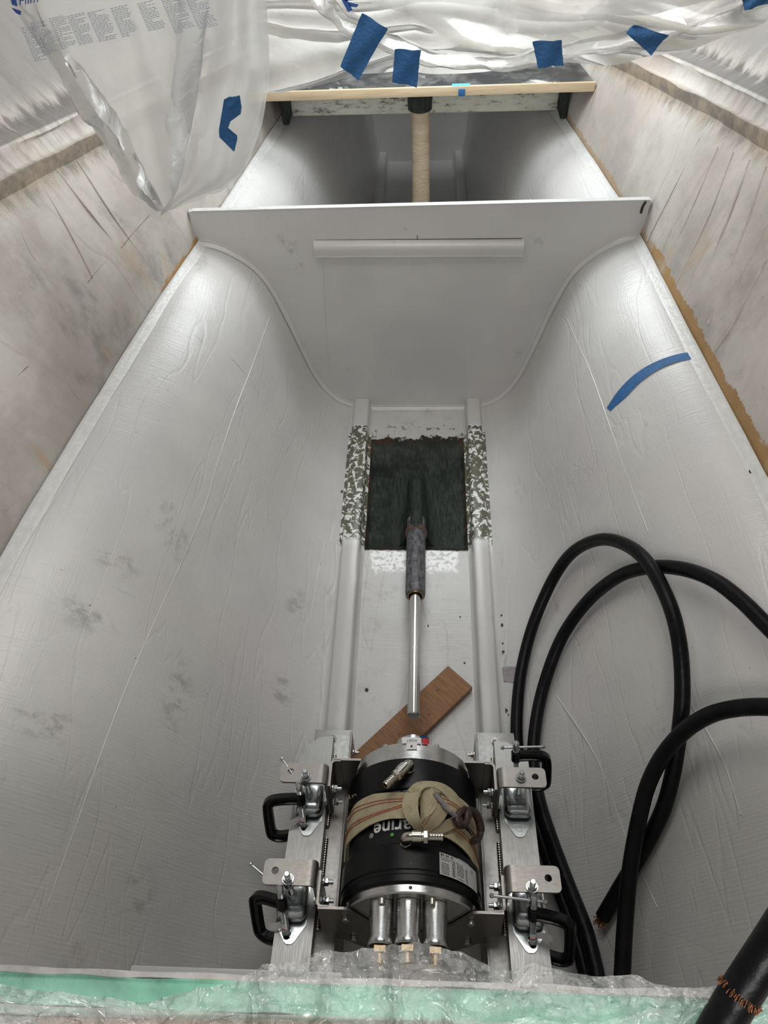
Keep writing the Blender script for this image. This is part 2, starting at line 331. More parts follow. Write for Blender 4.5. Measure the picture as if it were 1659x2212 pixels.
M['foamlt'] = mat('pale_green_resin_edge', (.48,.76,.60), .4, col2=(.60,.78,.66), scale=20, bump=.3)
M['skin'] = mat('white_skin_edge', (.66,.64,.60), .5, col2=(.52,.48,.44), scale=25, bump=.4)
M['sole'] = mat('pinkish_white_sole', (.68,.60,.56), .45, col2=(.60,.50,.46), scale=4)
M['web'] = None
M['white'] = mat('white_vinyl', (.80,.80,.79), .4); M['ink'] = mat('black_ink', (.02,.02,.02), .5); M['red'] = mat('red_vinyl', (.55,.015,.02), .4)
M['green'] = mat('green_ink', (.10,.42,.07), .4); M['lab'] = mat('grey_white_label', (.56,.56,.55), .35)
M['blueink'] = mat('blue_print', (.03,.09,.33), .5); M['greyink'] = mat('grey_blue_print', (.36,.40,.50), .6)
M['rust'] = mat('rusty_iron', (.115,.08,.068), .35, .6, col2=(.055,.04,.036), scale=60, bump=.4)
M['stitch'] = mat('orange_red_stitching', (.50,.09,.03), .7)
M['rag'] = mat('grey_lilac_cloth', (.36,.32,.34), .9, var=.3, scale=60, bump=.4)
M['panel'] = None
def webbing():
    n = NT('beige_webbing'); uv = n.tc.outputs['UV']; ob = n.tc.outputs['Object']
    w1 = n.wave(uv, 3.2, .3, 1, 'X', 1); w2 = n.wave(uv, 6, .2, 1, 'Y', 1)
    g = n.noise(ob, 22, 6, .7)
    c = n.mix(n.sst(g, .35, .68), (.60,.53,.33), (.47,.38,.24)); c = n.mix(n.math('MULTIPLY', n.math('MULTIPLY', w1, w2), .35), c, (.72,.68,.52))
    c = n.mix(n.math('MULTIPLY', n.sst(n.noise(ob, 60, 4, .6), .58, .7), .4), c, (.25,.18,.12))
    n.lk(c, n.b.inputs['Base Color']); n.b.inputs['Roughness'].default_value = .8
    n.lk(n.bump(n.math('ADD', w1, n.math('MULTIPLY', w2, .5)), .5, .0012), n.b.inputs['Normal']); return n.m
M['web'] = webbing()
def panel_mat():
    n = NT('dark_carbon_panel'); ob = n.tc.outputs['Object']
    g = n.noise(ob, 5, 8, .7, .8); wv = n.math('MULTIPLY', n.wave(ob, 90, 0, 1, 'X', 0), n.wave(ob, 90, 0, 1, 'Y', 0))
    c = n.mix(n.sst(g, .42, .66), (.045,.045,.045), (.17,.17,.165)); c = n.mix(n.sst(n.noise(ob, 3.2, 5, .6, 1.2), .57, .64), c, (.52,.53,.50)); c = n.mix(n.math('MULTIPLY', wv, .3), c, (.02,.02,.02))
    n.lk(c, n.b.inputs['Base Color']); n.b.inputs['Roughness'].default_value = .3; n.lk(n.bump(g, .3, .004), n.b.inputs['Normal']); return n.m
M['panel'] = panel_mat()
def beam_mat():
    n = NT('stained_white_beam'); ob = n.tc.outputs['Object']
    g = n.noise(n.mapping(ob, (1,1,3)), 14, 8, .75); z = n.sep(ob)[2]
    c = n.mix(n.sst(g, .35, .6), (.70,.70,.60), (.58,.58,.50)); c = n.mix(n.math('MULTIPLY', n.sst(g, .53, .64), n.sst(z, .91, .84)), c, (.10,.105,.09))
    n.lk(c, n.b.inputs['Base Color']); n.b.inputs['Roughness'].default_value = .3; n.lk(n.bump(g, .5, .006), n.b.inputs['Normal']); return n.m
M['beam'] = beam_mat()
# ------------------------------------------------------------------ object helpers
XF = {}
def tag(o, label=None, cat=None, group=None, kind=None):
    if label: o['label'] = label
    if cat: o['category'] = cat
    if group: o['group'] = group
    if kind: o['kind'] = kind
    return o
def thing(name, label, cat, org, frame=WORLD, group=None):
    o = bpy.data.objects.new(name, None); COL.objects.link(o); o.empty_display_size = .05
    m = frame@Matrix.Translation(Vector(org)); o.matrix_world = m; XF[o.name] = m
    tag(o, label, cat, group); return o
class B:
    def __init__(s, frame=WORLD): s.bm = bmesh.new(); s.f = frame; s.uv = None; s.uvs = []
    def v(s, p): return s.bm.verts.new(Vector([float(c) for c in p]))
    def face(s, vs):
        try: return s.bm.faces.new(vs)
        except ValueError: return None
    def box(s, c, d, rot=None, bev=0.0, seg=2):
        t = bmesh.new(); bmesh.ops.create_cube(t, size=1.0)
        for q in t.verts: q.co = Vector((q.co.x*d[0], q.co.y*d[1], q.co.z*d[2]))
        if bev: bmesh.ops.bevel(t, geom=t.edges[:], offset=bev, segments=seg, affect='EDGES', profile=.5)
        m = (rot.to_4x4() if rot is not None else Matrix.Identity(4)); m.translation = Vector(c); t.transform(m); s.join(t); return s
    def join(s, t):
        me = bpy.data.meshes.new('t'); t.to_mesh(me); t.free(); s.bm.from_mesh(me); bpy.data.meshes.remove(me)
    def frame_of(s, d):
        d = Vector(d).normalized(); a = Vector((0,0,1)) if abs(d.z) < .9 else Vector((1,0,0))
        x = d.cross(a).normalized(); y = d.cross(x).normalized(); return x, y
    def lathe(s, p0, p1, prof, seg=32, cap=True):
        """prof: list of (distance from p0 towards p1, radius)"""
        p0 = Vector(p0); d = (Vector(p1)-p0).normalized(); x, y = s.frame_of(d); rings = []
        for (t, r) in prof:
            rings.append([s.v(p0+d*t+(x*math.cos(2*math.pi*k/seg)+y*math.sin(2*math.pi*k/seg))*r) for k in range(seg)])
        for a, b in zip(rings[:-1], rings[1:]):
            for k in range(seg): s.face([a[k], a[(k+1)%seg], b[(k+1)%seg], b[k]])
        if cap: s.face(rings[0][::-1]); s.face(rings[-1])
        return s
    def cyl(s, p0, p1, r, seg=24, bev=0.0):
        L = (Vector(p1)-Vector(p0)).length
        if bev: return s.lathe(p0, p1, [(0,r-bev),(bev,r),(L-bev,r),(L,r-bev)], seg)
        return s.lathe(p0, p1, [(0,r),(L,r)], seg)
    def hexn(s, c, d, r, h):
        c = Vector(c); d = Vector(d).normalized()
        return s.lathe(c-d*h/2, c+d*h/2, [(0,r*.93),(h*.1,r),(h*.9,r),(h,r*.93)], 6)
    def tube(s, pts, r, seg=12, cap=True, up=None):
        pts = [Vector([float(c) for c in p]) for p in pts]; rings = []; rr = r if hasattr(r, '__len__') else [r]*len(pts)
        nrm = None
        for i, p in enumerate(pts):
            t = (pts[min(i+1, len(pts)-1)]-pts[max(i-1, 0)]).normalized()
            if nrm is None: nrm, _ = s.frame_of(t)
            nrm = (nrm-t*nrm.dot(t)).normalized(); bn = t.cross(nrm)
            rings.append([s.v(p+(nrm*math.cos(2*math.pi*k/seg)+bn*math.sin(2*math.pi*k/seg))*rr[i]) for k in range(seg)])
        for a, b in zip(rings[:-1], rings[1:]):
            for k in range(seg): s.face([a[k], a[(k+1)%seg], b[(k+1)%seg], b[k]])
        if cap: s.face(rings[0][::-1]); s.face(rings[-1])
        return s
    def prism(s, poly, vec):
        """poly: 3-D loop, extruded by vec"""
        a = [s.v(p) for p in poly]; b = [s.v(Vector([float(c) for c in p])+Vector(vec)) for p in poly]
        s.face(a[::-1]); s.face(b); n = len(a)
        for i in range(n): s.face([a[i], a[(i+1)%n], b[(i+1)%n], b[i]])
        return s
    def grid(s, P, uvs=None):
        R = [[s.v(p) for p in row] for row in P]
        if uvs is not None and s.uv is None: s.uv = s.bm.loops.layers.uv.new('UVMap')
        for i in range(len(R)-1):
            for j in range(len(R[0])-1):
                f = s.face([R[i][j], R[i][j+1], R[i+1][j+1], R[i+1][j]])
                if uvs is not None and f:
                    for l, (a, b) in zip(f.loops, ((i,j),(i,j+1),(i+1,j+1),(i+1,j))): l[s.uv].uv = uvs[a][b]
        return s
    def plate(s, P, th, uvs=None):
        """grid solidified along its normals by th (both sides)"""
        n = len(P); m = len(P[0]); P = [[Vector([float(c) for c in p]) for p in row] for row in P]; N = []
        for i in range(n):
            N.append([])
            for j in range(m):
                a = P[min(i+1,n-1)][j]-P[max(i-1,0)][j]; b = P[i][min(j+1,m-1)]-P[i][max(j-1,0)]; q = a.cross(b)
                N[-1].append(q.normalized() if q.length > 1e-9 else Vector((0,0,1)))
        T = [[P[i][j]+N[i][j]*th/2 for j in range(m)] for i in range(n)]; Bm = [[P[i][j]-N[i][j]*th/2 for j in range(m)] for i in range(n)]
        s.grid(T, uvs); s.grid([r[::-1] for r in Bm], [r[::-1] for r in uvs] if uvs is not None else None)
        def side(a, b):
            for k in range(len(a)-1): s.face([s.v(a[k]), s.v(b[k]), s.v(b[k+1]), s.v(a[k+1])])
        side(T[0], Bm[0]); side(Bm[-1], T[-1]); side([r[0] for r in Bm], [r[0] for r in T]); side([r[-1] for r in T], [r[-1] for r in Bm]); return s
    def build(s, name, m, parent=None, smooth=40, recalc=True, label=None):
        bm = s.bm; bm.transform(s.f)
        if parent is not None: bm.transform(XF[parent.name].inverted())
        bmesh.ops.remove_doubles(bm, verts=bm.verts, dist=1e-6)
        if recalc: bmesh.ops.recalc_face_normals(bm, faces=bm.faces)
        me = bpy.data.meshes.new(name); bm.to_mesh(me); bm.free()
        if smooth:
            for p in me.polygons: p.use_smooth = True
            me.set_sharp_from_angle(angle=math.radians(smooth))
        me.materials.append(m)
        o = bpy.data.objects.new(name, me); COL.objects.link(o)
        XF[o.name] = XF[parent.name] if parent is not None else Matrix.Identity(4)
        if parent is not None: o.parent = parent
        if label: o['label'] = label
        return o
# nested parts share the frame of their thing, so a sub-part simply sits at identity under its part
def cat_curve(pts, n):
    P = [np.array(p, float) for p in pts]; P = [2*P[0]-P[1]]+P+[2*P[-1]-P[-2]]; out = []
    for i in range(1, len(P)-2):
        for k in range(n):
            t = k/n; a, b, c, d = P[i-1:i+3]
            out.append(.5*((2*b)+(-a+c)*t+(2*a-5*b+4*c-d)*t*t+(-a+3*b-3*c+d)*t**3))
    out.append(P[-2]); return out
def text_pts(txt, size, ext=0.0):
    """flat mesh of a text, as (verts, faces)"""
    cu = bpy.data.curves.new('t', 'FONT'); cu.body = txt; cu.size = size; cu.align_x = 'CENTER'; cu.resolution_u = 3
    o = bpy.data.objects.new('t', cu); COL.objects.link(o); dg = bpy.context.evaluated_depsgraph_get(); me = bpy.data.meshes.new_from_object(o.evaluated_get(dg))
    V = [tuple(v.co) for v in me.vertices]; Fc = [tuple(p.vertices) for p in me.polygons]
    bpy.data.objects.remove(o); bpy.data.curves.remove(cu); bpy.data.meshes.remove(me); return V, Fc
def add_text(b, txt, size, fn, bold=0.0):
    V, Fc = text_pts(txt, size)
    for dx, dy in ([(0,0)] if not bold else [(0,0),(bold,0),(0,bold),(bold,bold)]):
        vs = [b.v(fn(x+dx, y+dy)) for x, y, z in V]
        for f in Fc: b.face([vs[i] for i in f])
    return b
# ================================================================== THE HULL
def build_hull():
    Ys = [y for y in np.arange(-.5, 1.66, .03)]+[y for y in np.arange(1.66, 2.26, .0075)]+[y for y in np.arange(2.26, 4.68, .03)]
    P = []; U = []
    for Y in Ys:
        row = []; ur = []
        XL, ZLs = section(Y, -1); XR, ZR = section(Y, 1)
        for x, z in zip(XL[::-1], ZLs[::-1]): row.append((-x, Y, z))
        for x in np.linspace(-.2, .2, 45)[1:-1]: row.append((x, Y, recess(x, Y)))
        for x, z in zip(XR, ZR): row.append((x, Y, z))
        a = 0; arc = [0]
        for p, q in zip(row[:-1], row[1:]): a += math.dist(p, q); arc.append(a)
        mid = arc[NV+21]
        # gentle unevenness of hand-laid laminate
        row = [(x, y, z+.004*mn.noise((x*3.1, y*2.3, z*3))*min(1, max(0,(abs(x)-.21)/.1))) for x, y, z in row]
        P.append(row); U.append([(Y, q-mid) for q in arc])
    b = B(); b.grid(P, U); o = b.build('floor', M['hull'], smooth=60, recalc=False); tag(o, 'grey painted curved hull bottom with dark recess in its floor', 'hull', kind='structure')
    return o
hull = build_hull()
def strip_on(pts, wid, h, lift=0.0008, n=5, surf=None):
    """thin raised strip along 3-D points lying on hull/wall"""
    b = B(); C = cat_curve(pts, n); P = []
    for i, p in enumerate(C):
        p = Vector(p); t = (Vector(C[min(i+1, len(C)-1)])-Vector(C[max(i-1, 0)])).normalized(); nr = (Vector(CAM)-p); nr = (nr-t*nr.dot(t)).normalized(); sd = t.cross(nr)
        ww = wid*(.75+.5*abs(mn.noise(p*9))); P.append([p-sd*ww/2-nr*.002, p-sd*ww/4+nr*(lift+h), p+sd*ww/4+nr*(lift+h), p+sd*ww/2-nr*.002])
    return b.grid(P)
# lap seams in the laminate
seams = [[(585,680),(545,790),(510,880),(470,1000),(440,1100),(385,1230),(330,1350),(250,1540),(165,1780),(100,1960)],
         [(1225,690),(1270,790),(1300,870),(1345,1000),(1400,1150)],
         [(420,740),(500,775),(560,850)], [(130,1230),(250,1270),(340,1320)], [(1200,1500),(1290,1640),(1350,1800),(1420,1960)],
         [(1480,1500),(1560,1640),(1600,1760)]]
for s_ in seams:
    o = strip_on([on_hull(*p) for p in s_], .005, .0007).build('lap_seam', M['hull'], hull)
# topsides
def build_wall(s, m, name):
    P = []; U = []
    for Y in np.arange(-.5, 4.7, .03):
        row = []; ur = []
        for z in np.concatenate([np.linspace(.77, 1.25, 22), np.linspace(1.27, 2.0, 22)]):
            x = xwall(Y, z, s)
            x += .004*mn.noise((Y*4, z*4, s*3.0))
            row.append((s*x, Y, z)); ur.append((Y, z-.79))
        P.append(row); U.append(ur)
    b = B(); b.grid(P, U); o = b.build(name, m, smooth=60); return tag(o, 'dirty white %s hull topside' % ('left' if s < 0 else 'right'), 'wall', kind='structure')
wl = build_wall(-1, M['wallL'], 'wall_left'); wr = build_wall(1, M['wallR'], 'wall_right')
lap_ = mat('laminate_edge', (.52,.485,.44), .65, var=.3, scale=14, bump=.3)
for q_ in ([(108,348),(160,415),(213,482),(321,625)], [(165,345),(240,460),(300,545),(345,610)], [(90,400),(150,500),(200,600)], [(40,640),(110,760),(170,860)]):
    strip_on([on_wall(*p) for p in q_], .005, .0015).build('lap_edge', lap_, wl)
for q_ in ([(1512,299),(1450,420),(1399,520)], [(1552,318),(1500,440),(1430,590)], [(1585,330),(1530,470),(1462,612)], [(1620,345),(1570,480),(1500,660)], [(1655,360),(1600,520),(1530,700)], [(1655,560),(1590,690),(1545,760)]):
    strip_on([on_wall(*p) for p in q_], .009, .0035).build('lap_edge', lap_, wr)
gr_ = mat('grime', (.13,.12,.11), .9, col2=(.34,.31,.28), scale=60)
for q_, w_ in (([(325,462),(290,500),(262,535)], .006), ([(235,555),(205,590),(190,610)], .004), ([(60,790),(35,812),(8,838)], .009), ([(40,490),(62,540),(85,575)], .004)):
    strip_on([on_wall(*p) for p in q_], w_, .0003).build('grime_streak', gr_, wl)
# chine fillets (white glass tape) and sheer stringers
k_ = 1
for s in (-1, 1):
    pts = [(s*(xch(Y, s)-.004), Y, .796) for Y in np.arange(-.4, 4.6, .06)]
    b = B(); P = []
    for i, p in enumerate(pts):
        jw = .010*mn.noise((p[1]*7, s, 0)); jz = .003*mn.noise((p[1]*11, s, 5))
        X, Y, Z = p; P.append([(X-s*(.024+jw*.5), Y, hz(X-s*(.024+jw*.5), Y)+.0004), (X-s*.012, Y, hz(X-s*.012,Y)+.004), (X-s*.006, Y, Z+.004+jz), (X-s*.001, Y, Z+.006+jz), (X+s*.0025, Y, Z+.014+jw*.4)])
    b.grid(P); o = b.build('trim_%d' % k_, M['seam'], smooth=50); tag(o, 'white glass tape fillet along %s hull edge' % ('left' if s < 0 else 'right'), 'seam', kind='structure'); k_ += 1
for s in (-1, 1):
    b = B(); P = []; U = []
    for Y in np.arange(-.4, 4.6, .05):
        zl = 1.285-.17*(Y-2.11); zu = zl+.075
        j = lambda a: .008*mn.noise((Y*6, a, s*2.0))
        prof = [(zl-.03,.0),(zl-.004+j(1),.016),(zl+.012+j(2),.024),(zl+.016,.012),(zu-.022,.013),(zu-.012+j(3),.022),(zu+.004+j(4),.020),(zu+.02,-.002)]
        P.append([(s*(xwall(Y, z, s)-d+.003*mn.noise((Y*20, z*20, 1))), Y, z) for z, d in prof]); U.append([(Y, z-.79) for z, d in prof])
    b.grid(P, U); o = b.build('trim_%d' % k_, M['wallR'] if s > 0 else M['wallL'], smooth=50); tag(o, 'rough stringer band along %s topside' % ('left' if s < 0 else 'right'), 'stringer', kind='structure'); k_ += 1
    U = None
# bulkheads
def bulkhead(Y, top, th, name, m, lab):
    XS = sorted(set([-.2, 0, .2]+list(np.linspace(-xch(Y,-1)-.012, xch(Y,1)+.012, 90)))); b = B(); f = []; g = []
    lo = [(x, Y, (hz(x, Y) if abs(x) < xch(Y, 1 if x > 0 else -1) else .79)-.006) for x in XS]; hi = [(x, Y, top(x)) for x in XS]
    P = []
    for t in np.linspace(0, 1, 12): P.append([tuple(lerp(np.array(a), np.array(c), t)) for a, c in zip(lo, hi)])
    P.append([(x, y+th, z) for x, y, z in hi]); P.append([(x, y+th, z) for x, y, z in lo]); b.grid(P)
    o = b.build(name, m, smooth=30); return tag(o, lab, 'bulkhead', kind='structure')
YB = 2.433
bh = bulkhead(YB, lambda x: .921+.0085*x, .016, 'wall_aft', M['hullflat'], 'grey painted bulkhead across the bilge')
# white top edge and the fillet where bulkhead meets hull
b = B(); b.box((0, YB+.008, .9225), (1.535, .019, .003), Matrix.Rotation(-.0085, 3, 'Y')); b.build('top_edge', M['seam'], bh, label='pale top edge of bulkhead')
b = B(); X1, Z1 = section(YB, -1); X2, Z2 = section(YB, 1)
prof = [(-x, z) for x, z in zip(X1[::-1], Z1[::-1])]+[(x, z) for x, z in zip(X2, Z2)]
P = []
for i, (x, z) in enumerate(prof):
    x0, z0 = prof[max(i-1,0)]; x1, z1 = prof[min(i+1, len(prof)-1)]; t = Vector((x1-x0, 0, z1-z0)).normalized(); nn = Vector((-t.z, 0, t.x))
    p = Vector((x, YB, z)); wv = .013+.003*mn.noise((x*9,z*9,0))
    P.append([p+Vector((0,-wv,0))+nn*.0006, p+Vector((0,-wv+.002,0))+nn*.003]+[p+Vector((0,-wv*math.cos(a)**3,0))+nn*(.003+wv*math.sin(a)**3) for a in np.linspace(.15, 1.45, 7)]+[p+nn*(wv+.004)+Vector((0,-.0025,0)), p+nn*(wv+.005)])
b.grid(P); b.build('fillet', M['hull'], bh, smooth=60)
# half-round batten on the bulkhead, scribed lines
b = B(); c0 = at(680, 537, y=YB); c1 = at(1130, 535, y=YB)
P = []
for t in np.linspace(0, 1, 30):
    c = lerp(c0, c1, t); j = .0015*mn.noise((t*14, 0, 0))
    P.append([(c[0], YB+.001, c[2]+.034), (c[0], YB-.012+j, c[2]+.032), (c[0], YB-.021+j, c[2]+.022), (c[0], YB-.024+j, c[2]+.004), (c[0], YB-.017+j, c[2]-.014), (c[0], YB-.019+j, c[2]-.024), (c[0], YB-.010+j, c[2]-.033), (c[0], YB+.001, c[2]-.034)])
b.grid(P)
for row in (P[0], P[-1]): b.face([b.v(p) for p in row])
b.build('padded_batten', M['hullflat'], bh, smooth=35)
b = B()
for q in ([(697,562),(703,680),(712,805)],):
    P_ = [at(*p, y=YB-.001) for p in q]; b.tube(cat_curve(P_, 5), .0012, 6)
b.build('scribed_line', M['seam'], bh)
b = B(); P_ = [at(*p, y=YB-.001) for p in [(1396,434),(1388,447),(1384,462)]]; b.tube(cat_curve(P_, 4), [.001]+[.0045]*7+[.001], 6)
P_ = [at(*p, y=YB-.001) for p in [(901,508),(902,518)]]; b.tube(P_, .0012, 6); b.tube([at(680,519,y=YB-.001), at(800,518,y=YB-.001), at(1128,515,y=YB-.001)], .0011, 6)  # short crack, then a long dark line painting the shade along the batten top
b.build('crack_and_shade_line', M['ink'], bh)
fb = bulkhead(4.62, lambda x: 1.0, .02, 'wall_back', M['hullflat'], 'far bulkhead in shade at stern')
# engine girders glassed into the hull: structure
for i, s in enumerate((-1, 1)):
    for (ya, yb) in ((.02, YB-.001), (YB+.018, 4.62)):
        b = B(); xi = .202; xo = .262 if s > 0 else .268; P = []; zt = .058
        for Y in np.arange(ya, yb, .04).tolist()+[yb]:
            r = .010; lo = -.04; j = .0015*mn.noise((Y*9, s, 3))
            zo = hz(s*xo, Y)-.01
            P.append([(s*(xi-.012), Y, .0005), (s*(xi-.003), Y, .006), (s*xi, Y, .014), (s*(xi+.002+j), Y, zt-r), (s*(xi+.005+j), Y, zt-.002), (s*(xi+r), Y, zt), (s*(xo-r), Y, zt), (s*(xo-.002), Y, zt-.004), (s*xo, Y, zt-r), (s*(xo+.003), Y, zo+.016), (s*(xo+.016), Y, hz(s*(xo+.016),Y)+.0005)])
        b.grid(P)
        o = b.build('trim_%d' % k_, M['girder'], smooth=50); tag(o, 'grey glassed-in %s engine girder %s' % ('left' if s < 0 else 'right', 'before the bulkhead' if ya < 1 else 'behind the bulkhead'), 'girder', kind='structure'); k_ += 1
# loose flakes of paint and debris: small chips on the floor beside the girders
# ------------------------------------------------------------------ aft panel, beam, rudder tube
t = thing('sole_panel', 'dark carbon sole panel with pale wooden front edge behind the bulkhead', 'panel', (.0, 3.9, .99))
xl, xr = -xwall(3.16, 1.0, -1)+.01, xwall(3.16, 1.0, 1)-.005
b = B(); P = []
for Y in np.linspace(3.155, 4.25, 12):
    P.append([(lerp(-xwall(Y,1.0,-1)+.01, xwall(Y,1.0,1)-.006, k), Y, 1.0) for k in np.linspace(0,1,14)])
b.plate(P, .016); b.build('board', M['panel'], t)
b = B(); b.box(((xl+xr)/2, 3.150, .994), (xr-xl, .012, .034), Matrix.Rotation(-.006, 3, 'Y'), .0015); b.build('front_edge', M['pine'], t, label='pale wooden batten edge')
b = B(); b.box((.168, 3.142, .990), (.026, .006, .026), None, .001); b.build('tape_end', M['tape'], t, label='darker blue tape end hanging down the edge'); b = B(); b.box((.165,3.158,1.0115), (.070,.024,.002)); b.build('tape_tab', M['tapelt'], t, label='small light blue tape tab')
t = thing('cross_beam', 'white stained hollow beam hanging below the dark sole panel', 'beam', (0, 3.42, .80))
b = B(); b.box((.02, 3.41, .885), (1.13, .05, .155), None, .012, 3); b.build('beam_face', M['beam'], t)
for s in (-1, 1):
    b = B(); b.box((.02+s*.58, 3.39, .89), (.03, .16, .17), None, .008, 2); b.build('end_plate', M['dkglass'], t)
t = thing('rudder_tube', 'upright tan glass fibre tube below the sole panel', 'tube', (0, 3.25, 0))
b = B(); tl = [(.006+.004*math.sin(z*3), 3.25, z) for z in np.linspace(0, .97, 24)]; b.tube(tl, [.0385+.0012*mn.noise((0, 0, z*9)) for z in np.linspace(0,1,24)], 28); b.build('tube_body', M['tantube'], t)
b = B(); b.lathe((.006, 3.25, .885), (.006, 3.25, .99), [(0,.040),(.005,.049),(.05,.051),(.095,.053),(.10,.05)], 28); b.build('collar', M['dkglass'], t, label='dark collar at the tube top')
# ================================================================== STERN TUBE AND SHAFT
def axis(s, r=0, z=0): return (r, s, z)
t = thing('stern_tube', 'scuffed grey stern tube rising out of the dark recess', 'tube', (0, .75, -.02), MOTOR)
b = B(MOTOR)
# fairing: swelling ridge of dark laminate that dies into the recess
def W2L(p): return toL(np.array(p, float))
P = []
for Y in np.concatenate([[1.722, 1.7225], np.linspace(1.728, 2.12, 26)]):
    k = (Y-1.722)/.398; zc = .174-.1786*(Y-1); tp = max(0.0, (zc+.041+.036)*(1-sst(.62, 1, k))); wdt = lerp(.044, .030, k)
    if Y < 1.7221: tp = 0.0
    row = []
    for a in np.linspace(-1, 1, 41):
        x = a*.125; q = abs(x)/wdt; hh = math.sqrt(max(0, 1-min(1, q*.86)**2)) if q < .9 else 0
        core = math.exp(-(q**3.2)); skirt = math.exp(-(abs(x)/.050)**1.8)*.40*sst(0, .15, k)
        row.append(W2L((x, Y, -.0362+tp*max(core, skirt, .5*(core+skirt)))))
    P.append(row)
b.grid(P); b.build('fairing', M['dkglass'], t, smooth=60, label='dark laminated fairing over the tube')
zt_ = [(.435, .033), (.445, .036), (.79, .0345)]
b = B(MOTOR); b.lathe((0, .42, 0), (0, .80, 0), [(0,.026),(0,.030),(.003,.0325),(.02,.034),(.30,.0345),(.38,.0345)], 36, False)
b.lathe((0,.42,0),(0,.5,0),[(0,.026),(.08,.026)],36,False); b.build('tube_body', M['tubegrey'], t)
b = B(MOTOR); b.lathe((0,.417,0),(0,.45,0),[(0,.0225),(0,.028),(.033,.028),(.033,.0225),(0,.0225)],36,False); b.build('bearing_ring', M['bronze'], t, label='bronze ring at the mouth')
b = B(MOTOR); b.lathe((0,.722,0),(0,.76,0),[(0,.034),(.002,.039),(.014,.0405),(.022,.038)],32,False); b.build('cut_collar', mat('reddish_cut_laminate', (.14,.06,.04), .5, col2=(.05,.055,.045), scale=45, bump=.4), t, label='reddish cut edge around the tube')
b = B(MOTOR); b.lathe((0,-.052,0),(0,.6,0),[(0,.0155),(.0025,.018),(.65,.018)],40)
o = b.build('propeller_shaft', M['shaft']); tag(o, 'bare stainless propeller shaft sticking out of the stern tube', 'shaft')
# ================================================================== BED BEAMS
for s in (-1, 1):
    nm = 'left' if s < 0 else 'right'; ye = -.122 if s < 0 else -.128
    t = thing('bed_beam', 'aluminium bed beam bolted over the girder on the %s of the motor' % nm, 'beam', (s*.25, -.5, -.06), MOTOR, 'aluminium beams under the motor')
    ps = (-.268 if s > 0 else .268)
    # saddle over girder (rear end squared in world)
    b = B(MOTOR); zt = -.048; xi, xo = s*.178, s*.288; th = .006
    P = [(xi, -.075), (xo, -.075), (xo, -.93), (xi, -.93)]
    b.box(((xi+xo)/2, -.5, zt-.003), (abs(xo-xi), .86, th), None, .001)
    def wl_(x, y, z): return W2L((x, y, z))
    for xx in (xi, xo):
        a0 = np.array([xx, -.075, zt]); a1 = np.array([xx, -.93, zt])
        w0 = P0+a0[0]*np.array([1,0,0])+a0[1]*YL+a0[2]*ZL; w1 = P0+a1[0]*np.array([1,0,0])+a1[1]*YL+a1[2]*ZL
        zf = hz(xx, .9)+.004
        lo0 = W2L((w0[0], w0[1]-.01, max(zf, .012))); lo1 = W2L((w1[0], w1[1], max(zf, .012)))
        b.prism([a0, lo0, lo1, a1], (-s*th if xx == xo else s*th, 0, 0))
    b.build('saddle', M['aluplate'], t)
    # rear end cap bolts
    for (xx, yy, zz, dr) in ((s*.232, -.10, zt, (0,0,1)), (s*.173, -.13, zt-.022, (-s,0,0)), (s*.293, -.13, zt-.022, (s,0,0))):
        b = B(MOTOR); c = Vector((xx,yy,zz)); d = Vector(dr); b.cyl(c, c+d*.002, .0105); b.hexn(c+d*.006, d, .0085, .009); b.cyl(c+d*.01, c+d*.016, .0045, 12); b.build('bolt', M['nickel'], t)
    # upper flange with clipped corner
    th = .006; xa, xb = s*.225, s*.314
    poly = [(xa, ye, -th), (s*.262, ye-.004, -th), (xb, -.168, -th), (xb, -.93, -th), (xa, -.93, -th)]
    b = B(MOTOR); b.prism(poly, (0,0,th)); b.build('flange', M['alu'], t)
    b = B(MOTOR); b.box((s*.228, -.53, -.027), (.006, .80, .050), None, .001); b.build('web_plate', M['aluplate'], t)
    # weld beads
    b = B(MOTOR)
    yy = -.16
    while yy > -.62:
        if not (-.40 < yy < -.37):
            b.lathe((s*.2215, yy+.004, -.0435), (s*.2215, yy-.004, -.0405), [(0,.002),(.0015,.0052),(.004,.0062),(.007,.0048),(.009,.0015)], 10)
        yy -= .0062
    b.build('weld_bead', M['nickel'], t, label='rippled weld bead')
# ================================================================== MOTOR
t = thing('electric_motor', 'black round electric motor with silver end discs between the beams', 'motor', (0, -.45, -.17), MOTOR)
def ring(name, m, prof, **k):
    b = B(MOTOR); b.lathe((0,0,0), (0,-1,0), prof, 96); return b.build(name, m, t, smooth=30, **k)
ring('rear_ring', M['black'], [(.288,.12),(.288,.163),(.290,.166),(.365,.167),(.371,.165),(.373,.158),(.373,.12)])
ring('barrel', M['black'], [(.365,.1),(.365,.1605),(.378,.1605),(.38,.159),(.50,.159),(.502,.16),(.51,.16),(.51,.1)])
ring('front_ring', M['black'], [(.505,.12),(.505,.162),(.509,.1665),(.565,.1675),(.568,.1645),(.575,.1645),(.578,.1665),(.592,.166),(.596,.161),(.596,.12)])
ring('rear_disc', M['turned'], [(.228,.05),(.228,.138),(.231,.143),(.234,.1435),(.236,.149),(.286,.152),(.289,.152),(.289,.1)], label='silver machined rear disc')
ring('front_disc', M['turned'], [(.59,.1),(.59,.158),(.612,.158),(.615,.155),(.6155,.02)], label='silver machined front disc')
b = B(MOTOR); b.lathe((0,-.23,0),(0,0,0),[(0,.075),(.012,.074),(.016,.062),(.05,.06),(.052,.047),(.085,.046),(.088,.043),(.088,.021),(.04,.021)],48,False)
b.build('shaft_coupling', M['turned'], t, label='silver hub coupling facing the shaft')
